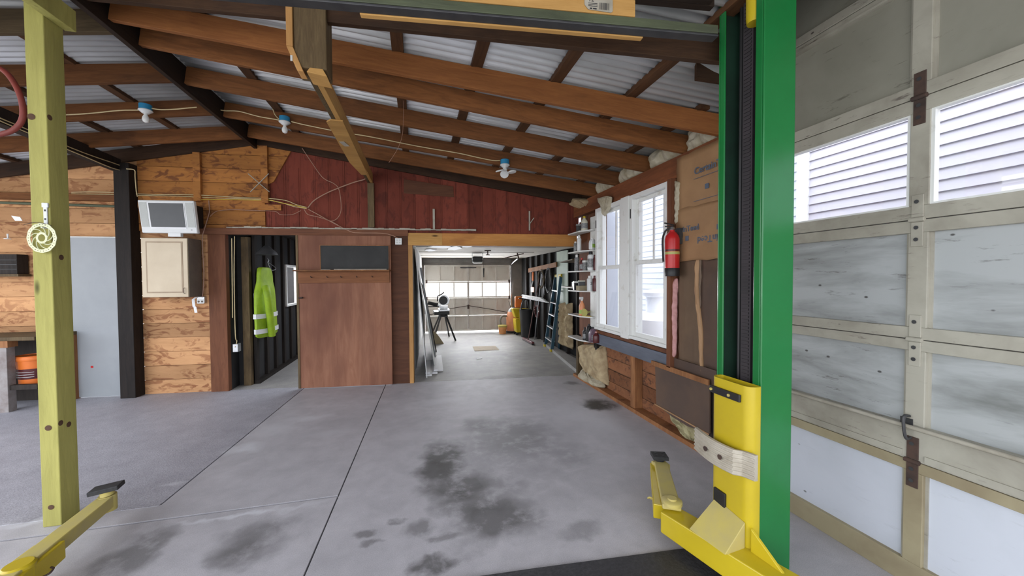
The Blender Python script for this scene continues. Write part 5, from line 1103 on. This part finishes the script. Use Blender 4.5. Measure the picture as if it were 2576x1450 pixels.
o = MB().tube(smoothpath([jx(672,650),jx(676,655),jx(674,662),jx(683,680),jx(694,676),jx(680,664),jx(674,662)]), .006, 6).build('coat_hanger', M['metal'], smooth=True); tag(o, 'wire coat hanger above the neon safety coat', 'hanger')
hl = T('lamp_shade', 'dark metal lamp shade hanging above the safety coat', 'lamp', tuple(jx(671, 632, -2.2)))
MB().lathe([(.15,-.06),(.13,-.02),(.06,.05),(.03,.08)], 20).build('shade', M['steel_dark'], hl, smooth=True)
o = MB().box(-2.60,-2.50,0,.10,0,2.26).build('stud', M['weathered'], loc=fr(0,.25,0), rz=-A); tag(o, 'weathered upright just inside the dark store room', 'stud')
o = MB().tube([ax(583,600,-2.45), ax(585,800,-2.45)], .005, 6).tube(smoothpath([ax(590,595,-2.42), ax(589,700,-2.42), ax(592,840,-2.42), ax(596,858,-2.42), ax(591,874,-2.42)]), .005, 6).build('wall_cable', M['romex'], smooth=True); tag(o, 'pale cables hanging down the dark jamb of the store room', 'cable')
q_ = ax(596, 874, -2.42); o = MB().box(q_.x-.03, q_.x+.03, q_.y-.05, q_.y+.05, q_.z-.06, q_.z+.05).build('outlet_box', M['metal'], bevel=.004); tag(o, 'grey metal outlet box low inside the store room', 'outlet box')
# ------------------------------------------------------------------ TV + cream cabinet
D_ = -.30
s0, z1_ = sz(353, 598, D_); s1, z0_ = sz(475, 748, D_)
cab = T('wall_cabinet', 'cream wall cabinet with panelled door under the television', 'cabinet', fr(s0, D_, z0_), -A); W_, H_ = s1-s0, z1_-z0_
MB().box(0, W_, .02, -D_-.03, 0, H_).build('body', M['cab_side'], cab, bevel=.002)
dr_ = MB().box(.005, W_-.005, 0, .02, .005, H_-.005).build('door', M['cream'], cab, bevel=.003)
MB().box(.06, W_-.06, -.004, .002, .06, H_-.05).build('panel_groove', paint('groove', (.40,.30,.20), None, .6), dr_); MB().box(.075, W_-.075, -.006, .0, .075, H_-.065).build('raised_panel', M['cream'], dr_, bevel=.003)
MB().tube([(W_-.045,-.001,.05),(W_-.045,-.02,.055),(W_-.045,-.02,.12),(W_-.045,-.001,.125)], .004, 6).build('handle', M['rust'], dr_, smooth=True)
t0 = sz(345, 503, -.34); t1 = sz(487, 505, -.34); t2 = sz(497, 586, -.34); t3 = sz(357, 586, -.34)
tv = T('television', 'white flat television with side speakers mounted above the cream cabinet', 'television', fr(t3[0], -.34, t3[1]), -A)
L_ = [(t3[0]-t3[0]-.0, .0), (t2[0]-t3[0], .0), (t1[0]-t3[0], t1[1]-t3[1]), (t0[0]-t3[0], t0[1]-t3[1])]
MB().prism(L_, 0, .055, 'y').build('frame', M['plastic_white'], tv, bevel=.012)
def lerp4(u, v): 
    b_ = (L_[0][0]+(L_[1][0]-L_[0][0])*u, L_[0][1]+(L_[1][1]-L_[0][1])*u); t_ = (L_[3][0]+(L_[2][0]-L_[3][0])*u, L_[3][1]+(L_[2][1]-L_[3][1])*u); return (b_[0]+(t_[0]-b_[0])*v, b_[1]+(t_[1]-b_[1])*v)
MB().prism([lerp4(.175,.13), lerp4(.815,.13), lerp4(.815,.93), lerp4(.175,.93)], -.004, .002, 'y').build('bezel', M['snowwhite'], tv)
MB().prism([lerp4(.19,.18), lerp4(.80,.18), lerp4(.80,.91), lerp4(.19,.91)], -.007, -.003, 'y').build('screen', M['screen'], tv)
M['spk'] = paint('spk', (.55,.57,.54), (.5,.52,.5), .8, sc=80)
MB().prism([lerp4(.02,.18), lerp4(.15,.18), lerp4(.15,.93), lerp4(.02,.93)], -.003, .001, 'y').build('speaker_grille', M['spk'], tv); MB().prism([lerp4(.84,.18), lerp4(.98,.18), lerp4(.98,.93), lerp4(.84,.93)], -.003, .001, 'y').build('speaker_grille', M['spk'], tv)
m_ = lerp4(.9,.1); MB().box(m_[0]-.008, m_[0]+.008, -.003, .001, m_[1]-.004, m_[1]+.004).build('button', M['black'], tv)
mb = MB(); cxm = W_*.5; MB().box(L_[1][0]*.45, L_[1][0]*.68, .01, .06, -.045, .005).build('foot', M['plastic_white'], tv, bevel=.003); MB().box(L_[1][0]*.5-.12, L_[1][0]*.5+.22, .055, .30, .10, .40).build('wall_mount', M['black'], tv)
# outlet with tag
so, zo = sz(507, 757, -.03); ob = T('outlet_box', 'grey double outlet box with white paper tag right of the cabinet', 'outlet', fr(so, -.05, zo), -A)
MB().box(-.05, .05, 0, .05, -.03, .06).build('box', M['metal'], ob, bevel=.004); pl = MB().box(-.045, .045, -.004, 0, -.04, .02).build('cover', M['plastic_white'], ob, bevel=.002)
for x in (-.022, .022): MB().lathe([(.014,-.0015),(.014,0)], 14, (x,-.004,-.01), axis='y').build('socket', M['cab_side'], pl)
tg = MB(); P_ = [(-.05,.05),(-.085,.02),(-.075,-.08),(-.06,-.09),(-.045,-.17)]
for i in range(4): (a0, b0), (a1, b1) = P_[i], P_[i+1]; tg.add([(a0-.018,-.01-.004*i,b0),(a0+.018,-.01-.004*i,b0+.004),(a1+.018,-.014-.004*i,b1+.004),(a1-.018,-.014-.004*i,b1)], [(0,1,2,3)])
t_ = tg.build('paper_tag', M['snowwhite'], ob, fix=False); mo = t_.modifiers.new('s','SOLIDIFY'); mo.thickness = .001
so, zo = sz(1003, 608, -.03); ob = T('outlet_box', 'white square outlet on the red header beside the wide opening', 'outlet', fr(so, -.05, zo), -A)
MB().box(-.05, .05, 0, .03, -.05, .05).build('box', M['metal'], ob, bevel=.003); pl = MB().box(-.048, .048, -.005, 0, -.048, .048).build('cover', M['plastic_white'], ob, bevel=.003)
for x in (-.02, .02):
    for z in (-.018, .018): MB().lathe([(.012,-.0015),(.012,0)], 12, (x,-.005,z), axis='y').build('socket', M['spk'], pl)
# ------------------------------------------------------------------ LAMPS on the rafters
def lamp(px, py, Y, lab, led=False):
    p = ay(px, py, Y); t = T('ceiling_lamp', lab, 'ceiling lamp', tuple(p))
    MB().lathe([(.055,-.02),(.055,.035)], 20).build('junction_box', M['blue'], t, smooth=True)
    MB().lathe([(.058,-.022),(.062,-.03),(.045,-.045),(.028,-.06)], 24).build('lamp_holder', M['plastic_white'], t, smooth=True)
    if not led:
        MB().lathe([(.014,-.055),(.016,-.075),(.028,-.10),(.032,-.125),(.024,-.148),(.008,-.157)], 20).build('bulb', M['bulb'], t, smooth=True)
    else:
        MB().lathe([(.02,-.055),(.03,-.085),(.02,-.10)], 16).build('hub', M['plastic_white'], t, smooth=True)
        for k, a in enumerate((-2.6, -.35, 1.4)):
            c_ = Vector((math.cos(a)*.09, math.sin(a)*.09, -.115)); mb = MB(); n_ = 20
            mb.lathe([(.052,-.008),(.055,.0),(.048,.008)], n_); o = mb.build('led_panel', M['plastic_white'], t, smooth=True); o.location = c_; o.rotation_euler = (0, (.35,-.15,.9)[k], a)
    return t
lamp(366, 272, 4.93, 'bare bulb on blue box, leftmost of the three rafter lamps')
lamp(716, 302, 4.98, 'bare bulb on blue box between the ridge and the girder')
lamp(1270, 410, 4.55, 'three-lobed folding light on blue box above the wide opening', True)
def cable(pts, r, mt, lab, name='cable', cat='cable'):
    o = MB().tube(smoothpath(pts, 4), r, 6).build(name, M[mt], smooth=True); return tag(o, lab, cat)
def onr(px, py, yr, yw):      # front face of a right rafter
    d = ray(px, py); t_ = (yr-.03 + (yw-yr)*2.2/4.7)/(d.y - (yw-yr)/4.7*d.x); return EYE + d*t_
R4 = (5.13, 4.31)
cable([onr(*p, *R4) for p in ((523,267),(560,278),(600,280),(650,293),(690,300),(705,303))], .006, 'romex', 'pale cable along the rafter from the ridge to the middle lamp')
cable([onr(*p, *R4) for p in ((733,306),(770,315),(860,333),(930,344),(1050,368),(1150,385),(1200,396),(1240,404),(1258,404))], .006, 'romex', 'long pale cable along the rafter from the middle lamp to the folding light')
cable([onr(*p, *R4) for p in ((684,260),(690,285),(700,298),(708,302))], .006, 'romex', 'short pale cable dropping over the rafter to the middle lamp')
lf = lambda px, py: ay(px, py, 4.93)
cable([lf(*p) for p in ((20,290),(60,292),(165,289),(230,285),(300,278),(350,277))], .006, 'romex', 'pale cable along the left rafter up to the leftmost lamp')
cable([lf(*p) for p in ((382,273),(405,276),(440,275),(470,272),(495,270))], .006, 'romex', 'pale cable along the left rafter from the leftmost lamp to the ridge')
lg = lambda px, py: ax(px, py, -3.845)
cable([lg(*p) for p in ((0,297),(60,322),(150,360),(220,388),(290,412),(322,424))], .006, 'romex', 'upper pale cable running along the dark girder to the black post')
cable([lg(*p) for p in ((0,304),(60,330),(150,368),(220,397),(280,422),(318,432))], .006, 'romex', 'lower pale cable running along the dark girder to the black post')
def pw(px, py, d=-.05): s_, z_ = sz(px, py, d); return fr(s_, d, z_)
cable([pw(*p, -.17) for p in ((318,425),(338,428),(340,445),(343,480),(346,495))], .006, 'romex', 'pale cable bending down the face of the black post')
cable([pw(*p) for p in ((180,484),(230,483),(300,485),(345,488),(420,490),(500,491),(600,497),(680,500),(720,505),(745,515),(772,522))], .006, 'romex', 'uppermost pale cable running across the plank wall')
cable([pw(*p, -.04) for p in ((180,488),(300,490),(350,492),(450,494),(560,499),(650,502),(700,508),(740,520),(772,525))], .006, 'romex', 'second pale cable running across the plank wall')
cable([pw(*p, -.06) for p in ((490,503),(560,502),(600,503),(650,504),(680,504),(700,509),(740,517),(770,524))], .005, 'romex_yellow', 'bright yellow cable ending at the cable knot on the red wall')
cable([pw(*p) for p in ((776,527),(800,540),(840,562),(880,582),(900,586),(960,587),(985,592),(1002,600))], .006, 'romex_brown', 'pinkish cable running from the cable knot to the white outlet')
cable([pw(*p, -.06) for p in ((765,527),(775,540),(800,546),(830,556),(850,566))], .005, 'romex_brown', 'short pinkish cable loop beneath the cable knot')
cable([pw(*p, -.07) for p in ((774,524),(790,505),(820,487),(850,474),(890,459),(915,452),(925,445))], .008, 'romex_brown', 'thick pinkish conduit rising from the knot to the girder')
cable([pw(*p, -.08) for p in ((760,373),(785,410),(812,447),(840,462),(852,475),(857,500),(858,530),(850,548),(838,556),(828,556))], .005, 'romex_brown', 'thin pinkish cable hanging in a loop down the red wall')
cable([pw(*p, -.05) for p in ((525,505),(527,530),(523,548),(515,575),(509,600),(511,650),(513,690),(511,730),(509,748))], .006, 'romex_brown', 'brown cable dropping beside the cabinet to the tagged outlet')
cable([pw(*p, -.06) for p in ((528,545),(545,532),(580,528),(620,529),(690,532),(705,540),(735,540),(757,530))], .004, 'romex_brown', 'thin brown cable along the red wall above the sliding door')
cable([ay(*p, 3.9) for p in ((1015,185),(1014,240),(1015,285),(1012,340),(1000,375),(978,410))], .0018, 'romex_brown', 'hair-thin string hanging from the rafter right of the girder', 'string', 'string')
# crossed sticks (white-tipped dowels) on the plank wall
cs = T('crossed_rods', 'two crossed thin green rods with white tips on the plank wall', 'rods', (0,0,0))
MB().tube([pw(624,437,-.08), pw(678,483,-.08)], .006, 8).build('rod', M['oldwhite'], cs, smooth=True); MB().tube([pw(676,437,-.095), pw(630,483,-.095)], .006, 8).build('rod', M['oldwhite'], cs, smooth=True)
so, zo = sz(1090, 552, -.02); o = MB().box(-.008,.025,-.02,0,-.16,.16).build('wall_strip', M['oldwhite'], loc=fr(so,-.005,zo), rz=-A, bevel=.002); tag(o, 'narrow vertical white strip on the red wall', 'strip')
so, zo = sz(1332, 555, -.02); t = T('wall_hook', 'white Y-shaped hook strip on the red wall near the windows', 'hook', fr(so, -.015, zo), -A)
MB().box(-.012,.012,-.012,0,-.16,.15).bar((0,-.01,-.06),(.07,-.03,.04),.02,.012).build('strip', M['oldwhite'], t, bevel=.002)
tag(MB().prism([sz(1016,452),sz(1140,470),sz(1142,497),sz(1016,487)], -.016, -.0125, 'y').build('wall_back', M['ply_dark'], loc=PO, rz=-A), kind='structure')
# ------------------------------------------------------------------ WORKBENCH at far left, bucket, small things
wb = T('workbench', 'old wooden workbench at the left edge behind the treated post', 'workbench', fr(0, 0, 0), -A)
s0, s1 = -6.6, sz(95, 840, -.5)[0]
MB().box(s0, s1+.02, -.56, -.02, .88, .925).build('bench_top', M['weathered'], wb, bevel=.004)
lx = sz(20, 950, -.5)[0]
MB().box(lx-.05, lx+.045, -.55, -.46, 0, .80).build('leg', paint('legw', (.30,.28,.27), (.16,.12,.11), .7, sc=6), wb, bevel=.004); MB().box(lx-1.1, lx-1.0, -.55, -.46, 0, .80).build('leg', M['weathered'], wb)
MB().box(s1-.06, s1+.02, -.12, -.03, 0, .88).build('leg', M['stud_wood'], wb)
MB().box(s0, lx+.07, -.56, -.45, .80, .88).build('apron', M['stud_wood'], wb); MB().box(lx+.045, s1, -.53, -.48, .27, .33).build('stretcher', M['dark_old'], wb); MB().box(s0, s1, -.45, -.05, .27, .30).build('lower_shelf', M['dark_old'], wb)
MB().box(s0, s1, -.04, -.022, 0, .85).build('back_panel', M['dark_old'], wb)
ob_ = T('bucket', 'orange hardware bucket with faded label on the lower shelf of the workbench', 'bucket', fr(lx+.09, -.30, .302), -A)
MB().lathe([(.13,0),(.155,.36),(.148,.36),(.12,.02)], 28).build('body', M['orange'], ob_, smooth=True); MB().lathe([(.158,.30),(.162,.31),(.162,.345),(.158,.35)], 28).build('rim', M['orange'], ob_, smooth=True)
MB().lathe([(.1365,.07),(.1475,.20)], 28).build('label', M['maroon'], ob_, smooth=True)
lb_ = MB(); 
for z in (.10,.13,.16): lb_.tube([( .146*math.cos(a), .146*math.sin(a), z) for a in [math.radians(-125+7*k) for k in range(12)]], .003, 5)
lb_.build('label_line', M['plastic_white'], ob_)
wt = T('wall_box', 'dark tool rack box on the plank wall at the left edge', 'rack', fr(sz(22,660,-.15)[0], -.15, sz(22,690,-.15)[1]), -A)
MB().box(-.5,.09,0,.13,0,.26).build('body', M['dark_old'], wt, bevel=.003)
for z in (.06,.12,.18): MB().box(-.5,.09,-.004,0,z,z+.008).build('slot', M['black'], wt)
o = MB().box(-.5,.12,-.02,.13,-.03,0).build('wood_ledge', M['weathered'], loc=wt.location, rz=-A); tag(o, 'rough wooden ledge beneath the dark tool rack box', 'ledge')
p = pw(20, 602, -.1); o = MB().lathe([(.035,0),(.035,.008),(.008,.012),(.010,.07)], 14).build('white_hook', M['plastic_white'], loc=p, smooth=True); tag(o, 'small white plastic peg standing above the tool rack box', 'peg')
lf_ = MB(); P4 = [ay(28,543,2.9), ay(50,546,2.9), ay(56,556,2.9), ay(38,556,2.9)]; lf_.add([p for p in P4]+[p+Vector((0,.003,0)) for p in P4], [(0,1,2,3),(7,6,5,4),(0,4,5,1),(1,5,6,2),(2,6,7,3),(3,7,4,0)]); o = lf_.build('white_tag', M['plastic_white']); tag(o, 'small white leaf-shaped tag left of the brake disc', 'tag')
# pipe along the plank wall on the left
o = MB().tube([pw(0,510,-.05), pw(310,520,-.05)], .018, 10).build('wall_pipe', M['galv_green'], smooth=True); tag(o, 'grey-green pipe along the plank wall above the grey door', 'pipe')
o = MB().box(-5.6,-3.95,-.06,-.002,2.70,2.78).build('wall_rail', M['rafter'], loc=PO, rz=-A); tag(o, 'brown horizontal rail on the plank wall above the grey-green pipe', 'rail')
